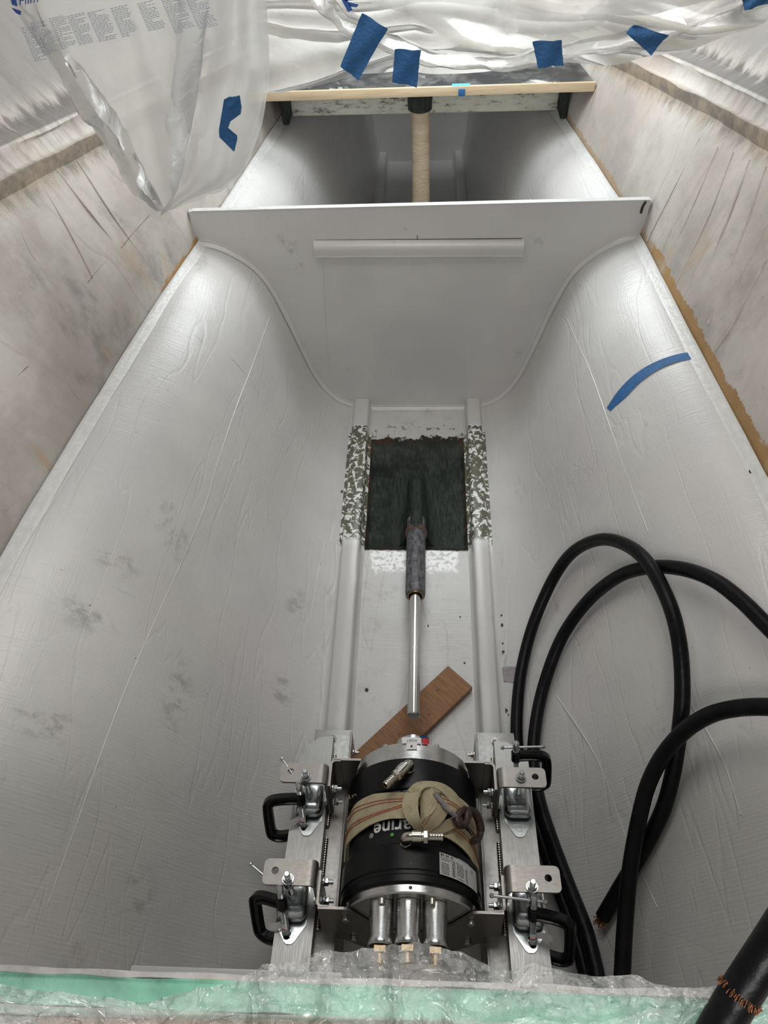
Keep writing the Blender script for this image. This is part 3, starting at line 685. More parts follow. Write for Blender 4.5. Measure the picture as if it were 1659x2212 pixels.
b = B(MOTOR); b.box((.0, -.19, .063), (.016,.07,.007), None, .001); b.build('coupling_key', M['zinc'], t)
for a in (-62, -34, 30, 58):
    b = B(MOTOR); x, z = .125*math.sin(math.radians(a)), .125*math.cos(math.radians(a)); b.cyl((x,-.228,z),(x,-.216,z),.008,20,.001); b.build('cap_screw', M['zinc'], t)
for a, r in ((-26,.142),(20,.142)):
    b = B(MOTOR); x, z = r*math.sin(math.radians(a)), r*math.cos(math.radians(a)); b.cyl((x,-.615,z),(x,-.630,z),.0075,20,.001); b.cyl((x,-.612,z),(x,-.6156,z),.011,20); b.build('cap_screw', M['nickel'], t)
for (y_, z_, r_) in ((-.604,.1572,.004),(-.556,.1667,.0032)): b = B(MOTOR); b.cyl((.001,y_,z_),(.001,y_,z_+.0012),r_,16); b.build('threaded_hole', M['ink'], t)
# three cable glands on the front face
for x in (-.063, -.004, .055):
    zc = .100 if x != -.004 else .109
    b = B(MOTOR); b.lathe((x,-.6155,zc),(x,-1,zc),[(0,.0265),(.001,.0275),(.076,.0275),(.078,.0290),(.089,.0295),(.092,.028),(.092,.018)],48); g = b.build('cable_gland', M['turned'], t, label='polished cylindrical cable gland')
    b = B(MOTOR); b.hexn((x,-.716,zc),(0,1,0),.0245,.016); b.lathe((x,-.724,zc),(x,-.80,zc),[(0,.019),(.02,.0195),(.022,.017),(.03,.012)],28); b.build('gland_nut', M['brass'], g, label='brass gland nut')
def fitting(base, dirv, ln, lab):
    base = Vector(base); d = Vector(dirv).normalized(); up = Vector((0,0,1))
    b = B(MOTOR); b.hexn(base+up*.004, up, .0135, .008); b.cyl(base, base+up*.02, .0105, 24)
    pth = [base+up*.012, base+up*.022, base+up*.028+d*.003, base+up*.031+d*.009, base+up*.032+d*.016]
    b.tube(cat_curve([tuple(p) for p in pth], 5), .0118, 24)
    h = base+up*.032
    b.lathe(h+d*.014, h+d*.2, [(0,.012),(.001,.0142),(.022,.0142),(.023,.0125),(.027,.0125)], 28)
    b.hexn(h+d*.046, d, .0150, .010)
    pr = [(0,.0100)]
    for k in range(5): pr += [(.002+k*.006,.0088),(.0065+k*.006,.0102),(.0068+k*.006,.0090)]
    pr += [(.035,.0088),(.035,.0065),(.01,.0065)]
    b.lathe(h+d*.050, h+d*.2, pr, 24, False)
    b.build('hose_fitting', M['nickel'], t, label=lab)
fitting((-.006,-.322,.164), (-.62,-.70,.05), .05, 'nickel hose elbow pointing lower left')
fitting((-.012,-.506,.160), (1,.02,.0), .05, 'nickel hose elbow pointing right')
# writing on the barrel
def cylmap(R, th0, y0, flip=True):
    def fn(x, y):
        a = th0-(x/R); return (R*math.sin(a), y0-y, R*math.cos(a))
    return fn
R_ = .1598
b = B(MOTOR); c_ = on_cyl(862, 1782, R_); th0 = math.atan2(c_[0], c_[2]); y0 = c_[1]+.012
add_text(b, 'mar\u0131ne', .047, cylmap(R_, th0, y0), .0014)
add_text(b, '\u00ae', .016, cylmap(R_, th0-.072/R_, y0-.020))
add_text(b, 'powered by Tr', .0105, cylmap(R_, th0-.005/R_, y0+.012))
b.build('white_lettering', M['white'], t, smooth=0, label='upside-down white lettering on the barrel')
b = B(MOTOR); pc = on_cyl(847, 1803, R_+.0002); a0 = math.atan2(pc[0], pc[2]); vs = [b.v(((R_+.0003)*math.sin(a0+.0042*math.cos(k*math.pi/10)/R_), pc[1]+.0042*math.sin(k*math.pi/10), (R_+.0003)*math.cos(a0+.0042*math.cos(k*math.pi/10)/R_))) for k in range(20)]
b.face(vs); b.build('green_dot', M['green'], t, smooth=0, label='green dot over the letter i')
b = B(MOTOR); add_text(b, '\u2022 Made in Europe \u2022 www', .0085, cylmap(.1612, -.02, -.374)); b.build('rim_lettering', mat('dim_white_ink', (.35,.35,.34), .5), t, smooth=0)
b = B(MOTOR); P = []
for k in np.linspace(-1.1, .15, 24): P.append([(.1597*math.sin(k), -.386+e, .1597*math.cos(k)) for e in (0,.0015)])
b.grid(P); b.build('green_pinstripe', M['green'], t)
def cpatch(name, m, corners, R, par=None, lab=None, n=10):
    """corners: TL, TR, BL, BR picture points read onto the barrel"""
    q = [on_cyl(*c, R) for c in corners]; an = [(math.atan2(p[0], p[2]), p[1]) for p in q]
    def fn(u, v):
        a = lerp(lerp(an[0][0], an[1][0], u), lerp(an[2][0], an[3][0], u), v); y = lerp(lerp(an[0][1], an[1][1], u), lerp(an[2][1], an[3][1], u), v)
        return (R*math.sin(a), y, R*math.cos(a))
    b = B(MOTOR); b.grid([[fn(u, v) for u in np.linspace(0,1,n)] for v in np.linspace(0,1,4)]); o = b.build(name, m, par or t, label=lab); return o, fn
o, fn = cpatch('name_sticker', M['white'], [(868,1593),(910,1594),(868,1606),(910,1607)], .1527, lab='white sticker reading PORT upside down')
b = B(MOTOR); V, Fc = text_pts('PORT', .0105); q = on_cyl(889,1600,.1531); th0 = math.atan2(q[0], q[2]); add_text(b, 'PORT', .0105, cylmap(.1531, th0, q[1]+.0045)); b.build('sticker_lettering', M['ink'], o, smooth=0)
o, fn = cpatch('small_white_sticker', M['white'], [(878,1606),(901,1606),(878,1619),(901,1619)], .1527)
b = B(MOTOR); q = on_cyl(889,1612,.1532); b.cyl(q, (q[0],q[1],q[2]+.001), .0028, 16); b.build('sticker_hole', M['ink'], o)
cpatch('red_sticker', M['red'], [(912,1594),(926,1596),(912,1606),(926,1608)], .1529, lab='small red square sticker')
Rl = .1679
o, fn = cpatch('rating_label', M['lab'], [(949,1840),(1028,1885),(950,1888),(1031,1931)], Rl, lab='grey-white rating plate with fine print', n=16)
b = B(MOTOR)
def fr(u, v, k=.0004):
    x, y, z = fn(u, v); f = (Rl+k)/Rl; return (x*f, y, z*f)
for r_ in range(9):
    v = .30+r_*.075
    for (u0, u1) in ((.04, .20), (.27, .33), (.38, .55), (.60, .66)):
        if random.random() < .9:
            u = u0
            while u < u1:
                e = u+random.uniform(.02, .06); b.face([b.v(fr(a, c)) for a, c in ((u,v),(min(e,u1),v),(min(e,u1),v+.03),(u,v+.03))]); u = e+.012
for k in range(9):
    u = .03+k*.035; b.face([b.v(fr(a, c)) for a, c in ((u,.05),(u+.02,.04),(u+.02,.15),(u,.15))]) if k % 3 != 2 else None
for v0 in (.30,.375,.45,.525,.60,.675,.75,.825,.90): b.face([b.v(fr(a, c)) for a, c in ((.25,v0-.02),(.36,v0-.02),(.36,v0-.014),(.25,v0-.014))])
V, Fc = text_pts('Industrial & Marine', .1); xs = [p[0] for p in V]; x0 = min(xs); sx = .50/(max(xs)-x0)
vs = [b.v(fr(.03+(x-x0)*sx, .26-y*1.0)) for x, y, z in V]
for f in Fc: b.face([vs[i] for i in f])
V, Fc = text_pts('CE', .2); xs = [p[0] for p in V]; x0 = min(xs)
vs = [b.v(fr(.76+(x-x0)*.38, .28-y*.9)) for x, y, z in V]
for f in Fc: b.face([vs[i] for i in f])
b.build('label_print', M['ink'], o, smooth=0)
o, fn = cpatch('inspection_mark', M['greyink'], [(988,1853),(1012,1868),(989,1856),(1013,1871)], Rl+.0003)
# ------------------------------------------------------------------ motor brackets front and rear
def flat_with_hole(b, outer, cx, cy, r, z, th):
    """flat plate with a round hole, added to builder b"""
    t = bmesh.new(); E = []
    for loop in (outer, [(cx+r*math.cos(a), cy+r*math.sin(a)) for a in np.linspace(0, 2*math.pi, 25)[:-1]]):
        vs = [t.verts.new((x, y, z-th/2)) for x, y in loop]; E += [t.edges.new((vs[i], vs[(i+1)%len(vs)])) for i in range(len(vs))]
    bmesh.ops.triangle_fill(t, use_beauty=True, use_dissolve=False, edges=E)
    g = bmesh.ops.extrude_face_region(t, geom=t.faces[:]); bmesh.ops.translate(t, verts=[v for v in g['geom'] if isinstance(v, bmesh.types.BMVert)], vec=(0,0,th)); b.join(t)
def bracket(yf, back, front, lab):
    """U-shaped end bracket: transverse plate with round cut-out, folded side flanges (+y = aft)"""
    t = thing('motor_bracket', lab, 'bracket', (0, yf, -.15), MOTOR)
    th = .006; ztop = .080 if front else .085
    hw = .210; b = B(MOTOR)
    # transverse plate in the plane y = yf
    if front:
        out = [(-hw, ztop), (-.152, ztop), (-.138, ztop-.006), (-.098, .012), (-.06, -.03), (-.02,-.05), (.02,-.05), (.06,-.03), (.098, .012), (.138, ztop-.006), (.152, ztop), (hw, ztop), (hw, -.060), (hw-.018,-.082), (.160,-.088),(.135,-.115),(.09,-.15),(-.09,-.15),(-.135,-.115),(-.160,-.088),(-hw+.018,-.082),(-hw,-.060)]
    else:
        arc = [(.150*math.sin(a), .150*math.cos(a)*1.0) for a in np.linspace(-.96, .96, 3)]
        out = [(-hw, ztop), (-.135, ztop), (-.145,.05), (-.152,.0), (-.13,-.07), (-.08,-.125), (.08,-.125), (.13,-.07), (.152,.0), (.145,.05), (.135, ztop), (hw, ztop), (hw,-.06), (hw-.03,-.09), (.1,-.15), (-.1,-.15), (-hw+.03,-.09), (-hw,-.06)]
    b.prism([(x, yf, z) for x, z in out], (0, th if not front else -th, 0))
    b.build('cross_plate', M['steel'], t)
    # side flanges with rounded fold
    for s in (-1, 1):
        b = B(MOTOR); yb = yf+back
        r = .012; sg = 1 if back > 0 else -1; P = []
        pth = [(s*(hw-.022), yf)]+[(s*(hw-r+r*math.sin(a)), yf+sg*(r-r*math.cos(a))) for a in np.linspace(0, math.pi/2, 7)]+[(s*hw, yb-sg*.004)]
        pth = [(x + (0 if i == 0 else s*.002), y) for i, (x, y) in enumerate(pth)]
        for zz in (-.055, -.02, 0, .03, ztop-.004, ztop): P.append([(x, y, zz) for x, y in pth])
        b.plate(P, th)
        b.build('side_flange', M['steel'], t)
        # corner tab: angled plate bolted outside the flange, carrying the mount stud
        yt = (-.309 if not front else -.560); tw = .054 if not front else .060; zt = .118; ex = s*(.335 if not front else .338)
        b = B(MOTOR); P = []; r = .014; x0 = s*(hw+.008)
        pth = [(x0, -.045), (x0, 0), (x0, .05), (x0, zt-r)]+[(x0+s*(r-r*math.cos(a)), zt-r+r*math.sin(a)) for a in np.linspace(.2, math.pi/2, 6)]+[(s*(hw+.030), zt)]
        for y_ in np.linspace(-1, 1, 7): P.append([(x, yt+y_*tw/2, z) for x, z in pth])
        b.plate(P, .006); hx = s*(.3085 if not front else .311); xs_ = s*(hw+.0295); rr = .012; h2 = tw/2
        out_ = [(xs_, yt-h2)]+[(ex-s*rr+s*rr*math.sin(a), yt-h2+rr-rr*math.cos(a)) for a in np.linspace(0, math.pi/2, 6)]+[(ex-s*rr+s*rr*math.cos(a), yt+h2-rr+rr*math.sin(a)) for a in np.linspace(0, math.pi/2, 6)]+[(xs_, yt+h2)]
        flat_with_hole(b, out_, hx, yt+.002, .0085, zt, .006)
        tb = b.build('mounting_tab', M['steel'], t, label='bent corner tab')
        for (yy, zz) in ((yt+.010+(.0 if front else -.012), .050), (yt-.014, .005)):
            b = B(MOTOR); bx = s*(hw-.003); b.cyl((bx, yy, zz), (bx-s*.003, yy, zz), .0115, 20); b.hexn((bx-s*.008, yy, zz), (1,0,0), .0098, .011); b.cyl((bx-s*.013, yy, zz), (bx-s*.024, yy, zz), .0052, 14)
            b.cyl((x0+s*.003, yy, zz), (x0+s*.012, yy, zz), .0088, 6)
            b.build('bolt', M['zinc'], t)
    if front:
        for (x, z) in ((-.148, .040), (.138, .040), (-.136, -.070), (.134, -.070)):
            b = B(MOTOR); b.cyl((x, yf-.006, z), (x, yf-.016, z), .0085, 20, .001); b.cyl((x, yf-.016, z), (x, yf-.0163, z), .0045, 6); b.build('socket_screw', M['zinc'], t)
    return t
bracket(-.617, .085, True, 'stainless front bracket of the motor with side flanges and corner tabs')
bracket(-.250, -.078, False, 'stainless rear bracket of the motor around the silver disc')
# ------------------------------------------------------------------ rubber mounts
def mount(x, y, lab, gz=.118):
    t = thing('rubber_mount', lab, 'engine mount', (x, y, 0), MOTOR, 'rubber mounts on the bed beams')
    yc = y-.010
    b = B(MOTOR); dm = []; s = 1
    pts = [(-.030,.062),(.030,.062),(.036,.045),(.036,-.040),(.012,-.078),(.006,-.083),(-.006,-.083),(-.012,-.078),(-.036,-.040),(-.036,.045)]
    b.prism([(x+a, yc+c, 0) for a, c in pts], (0,0,.003)); b.build('base_plate', M['zinc'], t)
    def rr(w, l, r, z, n=6):
        o_ = []
        for (sx, sy, a0) in ((1,1,0),(-1,1,90),(-1,-1,180),(1,-1,270)):
            for k in range(n+1):
                a = math.radians(a0+90*k/n); o_.append((x+sx*(w-r)+r*math.cos(a), yc+.006+sy*(l-r)+r*math.sin(a), z))
        return o_
    def stack(b, L):
        R = [[b.v(p) for p in q] for q in L]; n = len(R[0])
        for a, c in zip(R[:-1], R[1:]):
            for k in range(n): b.face([a[k], a[(k+1)%n], c[(k+1)%n], c[k]])
        b.face(R[0][::-1]); b.face(R[-1])
    b = B(MOTOR); stack(b, [rr(.033,.042,.016,.003), rr(.034,.043,.016,.012), rr(.031,.040,.015,.020)]); b.build('rubber_block', M['rubber'], t)
    b = B(MOTOR); stack(b, [rr(.0335,.0425,.017,.012), rr(.035,.044,.018,.0125), rr(.035,.044,.018,.028), rr(.033,.042,.018,.034), rr(.027,.035,.017,.040), rr(.018,.022,.014,.0425), rr(.010,.010,.008,.043)]); b.build('cap', M['zinc'], t, smooth=60, label='domed zinc cap')
    sx, sy = x, yc+.010
    b = B(MOTOR); b.cyl((sx,sy,.043),(sx,sy,gz+.034),.0062,16,.001)
    z = .05
    while z < gz+.03: b.lathe((sx,sy,z),(sx,sy,z+.01),[(0,.0060),(.0008,.0068),(.0016,.0060)],14,False); z += .002
    b.build('stud', M['zinc'], t)
    for z, h in ((.049,.010),(gz-.012,.010),(gz+.012,.010)):
        b = B(MOTOR); b.hexn((sx,sy,z),(0,0,1),.0115,h); b.cyl((sx,sy,z-h/2-.002),(sx,sy,z-h/2),.0135,24); b.build('nut', M['zinc'], t)
    b = B(MOTOR); b.lathe((x, yc-.060, .003),(x, yc-.060, .01),[(0,.009),(.001,.0085),(.001,.0055),(0,.005)],20,False); b.build('bolt_hole', M['zinc'], t)
mount(-.268, -.322, 'zinc and rubber mount on the left beam beside the silver rear disc')
mount(.272, -.312, 'zinc and rubber mount on the right beam with a clear view of its domed cap')
mount(-.278, -.578, 'zinc and rubber mount on the left beam nearest the foam edge')
mount(.272, -.580, 'zinc and rubber mount on the right beam nearest the foam edge')
# ------------------------------------------------------------------ C-clamps
def clamp(tip, top, side, h0, h1, lab, depth=.085, sticker=None):
    t = thing('c_clamp', lab, 'clamp', tip, MOTOR, 'black c clamps on the bed beams')
    tip = Vector(tip); top = Vector(top); d = (top-tip).normalized(); L = (top-tip).length; sd = Vector(side); sd = (sd-d*sd.dot(d)).normalized()
    col_ = tip+d*(L*.62); b = B(MOTOR); w_ = .0075
    # frame: collar, arm, spine, lower jaw
    c0 = col_; arm = [c0, c0+sd*.03+d*.002, c0+sd*(depth-.022)+d*.001, c0+sd*(depth-.005)-d*.006, c0+sd*depth-d*.022]
    jz = tip-d*.032
    low = [jz+sd*depth+d*.018, jz+sd*(depth-.006)+d*.004, jz+sd*(depth-.022)-d*.002, jz+sd*.03, jz]
    pth = cat_curve([tuple(p) for p in arm+low], 6)
    nrm = d.cross(sd).normalized(); P = []
    for i, p in enumerate(pth):
        p = Vector(p); tg = (Vector(pth[min(i+1,len(pth)-1)])-Vector(pth[max(i-1,0)])).normalized(); q = tg.cross(nrm).normalized()
        prof = []
        for (a, c) in ((-.012,.0085),(-.0075,.0095),(-.004,.0035),(.004,.0035),(.0075,.0095),(.012,.0085),(.012,-.0085),(.0075,-.0095),(.004,-.0035),(-.004,-.0035),(-.0075,-.0095),(-.012,-.0085)):
            prof.append(b.v(p+q*a+nrm*c))
        P.append(prof)
    for a, c in zip(P[:-1], P[1:]):
        for k in range(12): b.face([a[k], a[(k+1)%12], c[(k+1)%12], c[k]])
    b.face(P[0][::-1]); b.face(P[-1])
    b.lathe(col_-d*.015, col_+d*.5, [(0,.011),(.002,.0125),(.028,.0125),(.030,.011)], 24)
    b.lathe(jz-d*.008, jz+d*.5, [(0,.009),(.008,.012),(.028,.011),(.030,.009)], 20)
    b.build('clamp_frame', M['gloss'], t, smooth=35)
    b = B(MOTOR); b.lathe(tip, top, [(0,.0065),(L-.018,.0065),(L-.016,.0085),(L+.002,.0085),(L+.005,.006)], 20)
    k = .008
    while k < L-.02: b.lathe(tip+d*k, top, [(0,.0064),(.0009,.0075),(.0018,.0064)], 16, False); k += .0024
    b.build('screw', M['zinc'], t)
    b = B(MOTOR); b.lathe(tip-d*.003, top, [(0,.009),(.002,.0105),(.007,.0105),(.010,.0075)], 24); b.build('swivel_pad', M['zinc'], t)
    h0 = Vector(h0); h1 = Vector(h1); b = B(MOTOR); hd = (h1-h0).normalized(); b.cyl(h0, h1, .0033, 14)
    for p in (h0, h1): b.lathe(p-hd*.005, p+hd*.5, [(0,.003),(.002,.0052),(.007,.0052),(.009,.0035)], 14)
    b.build('handle', M['zinc'], t)
    if sticker:
        b = B(MOTOR); c = tip+d*.016; P = []
        for a in np.linspace(-2.2, 2.2, 14): P.append([c+(sd*math.cos(a)+nrm*math.sin(a))*.0088+d*z for z in (-.009,.009)])
        b.grid(P)
        b.grid([[c+sd*(.0088+k)-nrm*.006*0+d*(z-.25*k)+nrm*.01*math.sin(k*60) for z in (-.009,.009)] for k in np.linspace(0,.034,8)])
        lb = b.build('paper_tag', M['white'], t, label='white printed paper tag')
        b = B(MOTOR)
        for z_, mm in ((-.0055,'red'),):
            P = []
            for a in np.linspace(-2.0, 2.0, 14): P.append([c+(sd*math.cos(a)+nrm*math.sin(a))*.0092+d*(z_+z) for z in (-.0016,.0016)])
            b.grid(P)
        b.build('red_stripe', M['red'], lb)
clamp((-.277,-.387,.010), (-.285,-.338,.118), (-1,-.05,0), (-.336,-.272,.12), (-.280,-.341,.113), 'black c clamp with slanting handle at the left beam near the silver rear disc', .086, True)
clamp((.275,-.240,.010), (.270,-.208,.112), (1,-.03,0), (.236,-.212,.098), (.344,-.205,.096), 'black c clamp tucked behind the rear mounting tab on the right beam', .080)
clamp((-.286,-.646,.010), (-.297,-.590,.115), (-.9,.42,0), (-.369,-.546,.12), (-.294,-.596,.110), 'black c clamp on the left beam nearest the foam edge', .078, True)
clamp((.277,-.649,.010), (.274,-.600,.120), (.93,-.33,0), (.182,-.598,.115), (.300,-.606,.110), 'black c clamp on the right beam with its handle lying over the bracket', .082, True)
# ------------------------------------------------------------------ strap and hook
t = thing('lifting_strap', 'beige webbing strap knotted around the black motor', 'strap', (.03, -.43, .16), MOTOR)
def cylp(px, py, h, R=.1605):
    p = on_cyl(px, py, R+h); return p
def ribbon(b, A_, B_, n=7, th=.0028, rows=6):
    a = cat_curve([cylp(*p) for p in A_], n); c = cat_curve([cylp(*p) for p in B_], n); P = []; U = []; L = 0
    for i in range(len(a)):
        if i: L += float(np.linalg.norm((a[i]+c[i])/2-(a[i-1]+c[i-1])/2))
        P.append([lerp(a[i], c[i], k) for k in np.linspace(0, 1, rows)]); U.append([(L*40, k*2) for k in np.linspace(0, 1, rows)])
    b.plate(P, th, U); return a, c
def stitch(b, a, c, ks, off=.0022):
    for k in ks:
        pts = [lerp(a[i], c[i], k) for i in range(len(a))]
        out = []
        for i, p in enumerate(pts): n_ = np.array([p[0],0,p[2]]); n_ = n_/max(1e-6, np.linalg.norm(n_)); out.append(p+n_*off)
        b.tube(out, .0009, 6)
sb = B(MOTOR)
b = B(MOTOR); a, c = ribbon(b, [(749,1732,.003),(775,1722,.003),(820,1714,.003),(870,1712,.003),(915,1714,.004)], [(737,1806,.003),(765,1775,.003),(815,1752,.003),(865,1744,.003),(915,1740,.004)]); stitch(sb, a, c, (.45,.62))
b.build('webbing_band', M['web'], t)
b = B(MOTOR); a, c = ribbon(b, [(737,1800,.006),(765,1772,.007),(815,1752,.008),(860,1738,.010),(890,1722,.016)], [(732,1862,.004),(750,1825,.005),(790,1788,.007),(835,1770,.009),(885,1768,.014)]); stitch(sb, a, c, (.18,.34))
b.build('webbing_band', M['web'], t)
b = B(MOTOR); a, c = ribbon(b, [(915,1770,.012),(950,1768,.008),(990,1780,.005),(1022,1812,.004),(1041,1850,.003)], [(905,1798,.008),(935,1800,.006),(975,1815,.004),(1012,1848,.003),(1041,1898,.003)]); stitch(sb, a, c, (.30,.46))
b.build('webbing_band', M['web'], t)
b = B(MOTOR); a, c = ribbon(b, [(905,1700,.012),(950,1704,.010),(990,1722,.006),(1020,1752,.004),(1036,1790,.003)], [(920,1745,.010),(955,1745,.010),(990,1765,.006),(1018,1800,.004),(1038,1845,.003)])
b.build('webbing_band', M['web'], t)
kn = B(MOTOR)
ribbon(kn, [(878,1712,.020),(870,1732,.030),(871,1752,.034),(882,1776,.030),(908,1798,.012)], [(915,1692,.030),(906,1712,.046),(903,1740,.050),(907,1768,.044),(917,1793,.016)], th=.003)
ribbon(kn, [(880,1708,.022),(898,1692,.036),(925,1688,.044),(958,1694,.040),(985,1715,.030),(1005,1748,.018)], [(906,1722,.046),(912,1706,.052),(928,1700,.055),(950,1708,.050),(970,1730,.036),(982,1762,.020)], th=.003)
ribbon(kn, [(908,1722,.030),(915,1704,.042),(930,1702,.050),(942,1716,.050)], [(910,1780,.024),(918,1768,.036),(932,1758,.044),(944,1742,.046)], th=.003)
a, c = ribbon(kn, [(944,1716,.048),(934,1738,.048),(922,1762,.040),(910,1786,.018)], [(968,1738,.036),(966,1758,.036),(950,1780,.028),(924,1799,.012)], th=.003); stitch(sb, a, c, (.22,))
ribbon(kn, [(925,1798,.012),(948,1782,.022),(970,1768,.026),(992,1758,.022)], [(935,1806,.008),(962,1798,.012),(985,1786,.016),(1004,1772,.016)], th=.003)
a, c = ribbon(kn, [(950,1712,.040),(972,1722,.036),(992,1735,.028),(1004,1752,.020)], [(962,1748,.030),(975,1752,.034),(988,1762,.028),(998,1776,.018)], th=.003); stitch(sb, a, c, (.35,.55))
kn.build('knot', M['web'], t, label='bunched knot of webbing')
sb.build('stitching', M['stitch'], t, label='orange-red stitching lines')
b = B(MOTOR)
for k in range(3):
    pts = [cylp(936+k*3, 1714+k*4, .052), cylp(950+k*2, 1724+k*5, .05), cylp(962, 1738+k*4, .047), cylp(968+k*4, 1752+k*2, .042), cylp(982+k*3, 1764, .036)]
    b.tube(cat_curve(pts, 4), [.0035+.0015*mn.noise((i*.7, k, 0)) for i in range(17)], 8)
b.build('torn_rag', M['rag'], t, label='torn greyish scrap in the knot')
b = B(MOTOR)
for k in range(9):
    p = cylp(740+k*3.6, 1735-k*1.1, .004); q = cylp(737+k*3.5+random.uniform(-5,5), 1729-k*1.1-random.uniform(0,6), .007); r = cylp(735+k*3.6+random.uniform(-6,6), 1733-k*1.2-random.uniform(0,8), .010)
    b.tube(cat_curve([p, q, r], 3), .0008, 5)
b.build('frayed_threads', M['web'], t)
b = B(MOTOR); pts = [cylp(*p) for p in [(1004,1748,.020),(992,1757,.030),(986,1770,.034),(994,1783,.034),(1005,1779,.032),(1009,1764,.030),(1014,1752,.026),(1026,1757,.026),(1035,1775,.026),(1038,1797,.022),(1032,1812,.018),(1022,1818,.016)]]
b.tube(cat_curve(pts, 6), [.0085]*30+[.0105]*24+[.0085]*13, 14); b.tube([cylp(1006,1778,.02), cylp(1018,1794,.016), cylp(1030,1812,.014)], .0016, 8)
o = b.build('iron_hook', M['rust']); tag(o, 'rusty brown hook caught in the knotted strap', 'hook')
# ================================================================== WOOD BLOCK, CHIPS
p = [at(x, y, z=.03) for x, y in [(770,1622),(968,1438),(1017,1488),(898,1612)]]
d1 = p[1]-p[0]; d1 /= np.linalg.norm(d1); nrm_ = np.array([d1[1], -d1[0], 0]); Lw = float(np.linalg.norm(p[1]-p[0])); wd = float(abs((p[2]-p[1]).dot(nrm_)))
b = B(); q0 = p[0]-d1*.06; q = [q0, p[1], p[1]+nrm_*wd, q0+nrm_*wd]
b.prism([(x, y, .004) for x, y, z in q], (0,0,.026)); bmesh.ops.bevel(b.bm, geom=b.bm.edges[:], offset=.0015, segments=2, affect='EDGES')
wt = thing('wood_block', 'brown wooden board lying askew on the bilge floor under the shaft', 'board', tuple(lerp(q0, p[1], .5)[:2])+(.004,))
wt.rotation_euler = (0,0,0)
ang = math.atan2(d1[1], d1[0]); mrot = Matrix.Translation(Vector((*lerp(q0, p[1], .5)[:2], .004)))@Matrix.Rotation(ang-math.pi/2, 4, 'Z'); wt.matrix_world = mrot; XF[wt.name] = mrot
b.build('board', M['wood'], wt)
c_ = lerp(q0, p[1], .45)+nrm_*wd*.5
for kx, ky in ((-.02,.0),(.09,.02),(.17,-.018)):
    pp = c_+d1*kx+nrm_*ky; b = B(); b.cyl((pp[0],pp[1],.0295),(pp[0],pp[1],.0306),.0032,12); b.build('nail_hole', M['ink'], wt)
b = B(MOTOR); P = [[Vector((.018+.026*u, -.17+.020*v, .046+.007*math.sin(4*u)+.006*math.cos(5*v))) for v in np.linspace(0,1,7)] for u in np.linspace(0,1,7)]
b.plate(P, .0006); o = b.build('tape_scrap', M['tape']); tag(o, 'crumpled blue tape scrap stuck to the motor hub', 'tape')
b = B(); q = [on_hull(*c, .003) for c in [(1085,1442),(1135,1440),(1140,1458),(1122,1475),(1088,1472)]]; P = [[lerp(lerp(q[0], q[1], u), lerp(q[4], q[3], u), v)+np.array([0,0,.003*math.sin(5*u+3*v)]) for u in np.linspace(0,1,8)] for v in np.linspace(0,1,6)]
b.plate(P, .002); o = b.build('cloth_scrap', M['rag']); tag(o, 'grey-lilac cloth scrap on the hull beside the right girder', 'cloth')
dm = mat('dark_debris', (.06,.05,.04), .8, var=.4, scale=50)
CH = [None]*5+['dark chip on the bilge floor just right of the shaft, near the stern tube mouth', 'dark chip halfway between the shaft and the right girder, topmost on that floor', 'dark chip on the bilge floor close above the end of the wooden board', 'dark chip on the hull beside the left girder where its paint is flaked', 'lone dark chip high on the right hull side below the blue tape', None, 'dark chip on top of the left girder beside the stern tube mouth', 'dark chip on the bilge floor left of the shaft above the board']
chips = []
random.seed(11)
spots = [(1083,1330),(1084,1352),(1086,1390),(1088,1408),(1094,1535),(925,1352),(994,1333),(1003,1432),(738,1062),(1620,1020),(1098,1545),(726,1362),(792,1490)]
for i, (px, py) in enumerate(spots):
    q = on_hull(px, py, .0)
    zoff = .058 if (.2 < abs(q[0]) < .265) else 0
    r = random.uniform(.0025, .006); b = B()
    n = 6; ring_ = [(q[0]+r*random.uniform(.5,1.3)*math.cos(k*math.pi/3), q[1]+r*random.uniform(.5,2.0)*math.sin(k*math.pi/3), q[2]+zoff+.0005) for k in range(n)]
    b.prism(ring_, (0,0,.002)); o = b.build('debris_chip', dm, smooth=0)
    tag(o, CH[i] or 'tiny dark chip of debris beside the outer foot of the right girder', 'debris', 'dark chips of debris on the hull')
# ================================================================== CABLES
def cable(name, pts, r, lab, ends=(False, False), n=10):
    t = thing(name, lab, 'cable', tuple(pts[0]))
    C_ = cat_curve(pts, n); b = B(); b.tube(C_, r, 18); b.build('jacket', M['cable'], t, smooth=60)
    for k, e in enumerate(ends):
        if not e: continue
        q = Vector(C_[0] if k == 0 else C_[-1]); q2 = Vector(C_[1] if k == 0 else C_[-2]); d = (q-q2).normalized(); b = B(); random.seed(3)
        x, y = b.frame_of(d)
        for j in range(46):
            a = random.uniform(0, 6.28); rr = r*.72*math.sqrt(random.random()); o_ = (x*math.cos(a)+y*math.sin(a))
            b.tube([q-d*.01+o_*rr, q+d*.008+o_*rr*1.05, q+d*random.uniform(.012,.026)+o_*rr*random.uniform(1.0,1.5)], .0012, 5)
        b.build('copper_strands', M['copper'], t, label='frayed copper strand end')
    return t
def CP(l): return [on_hull(x, y, h) for x, y, h in l]
RC = .0185
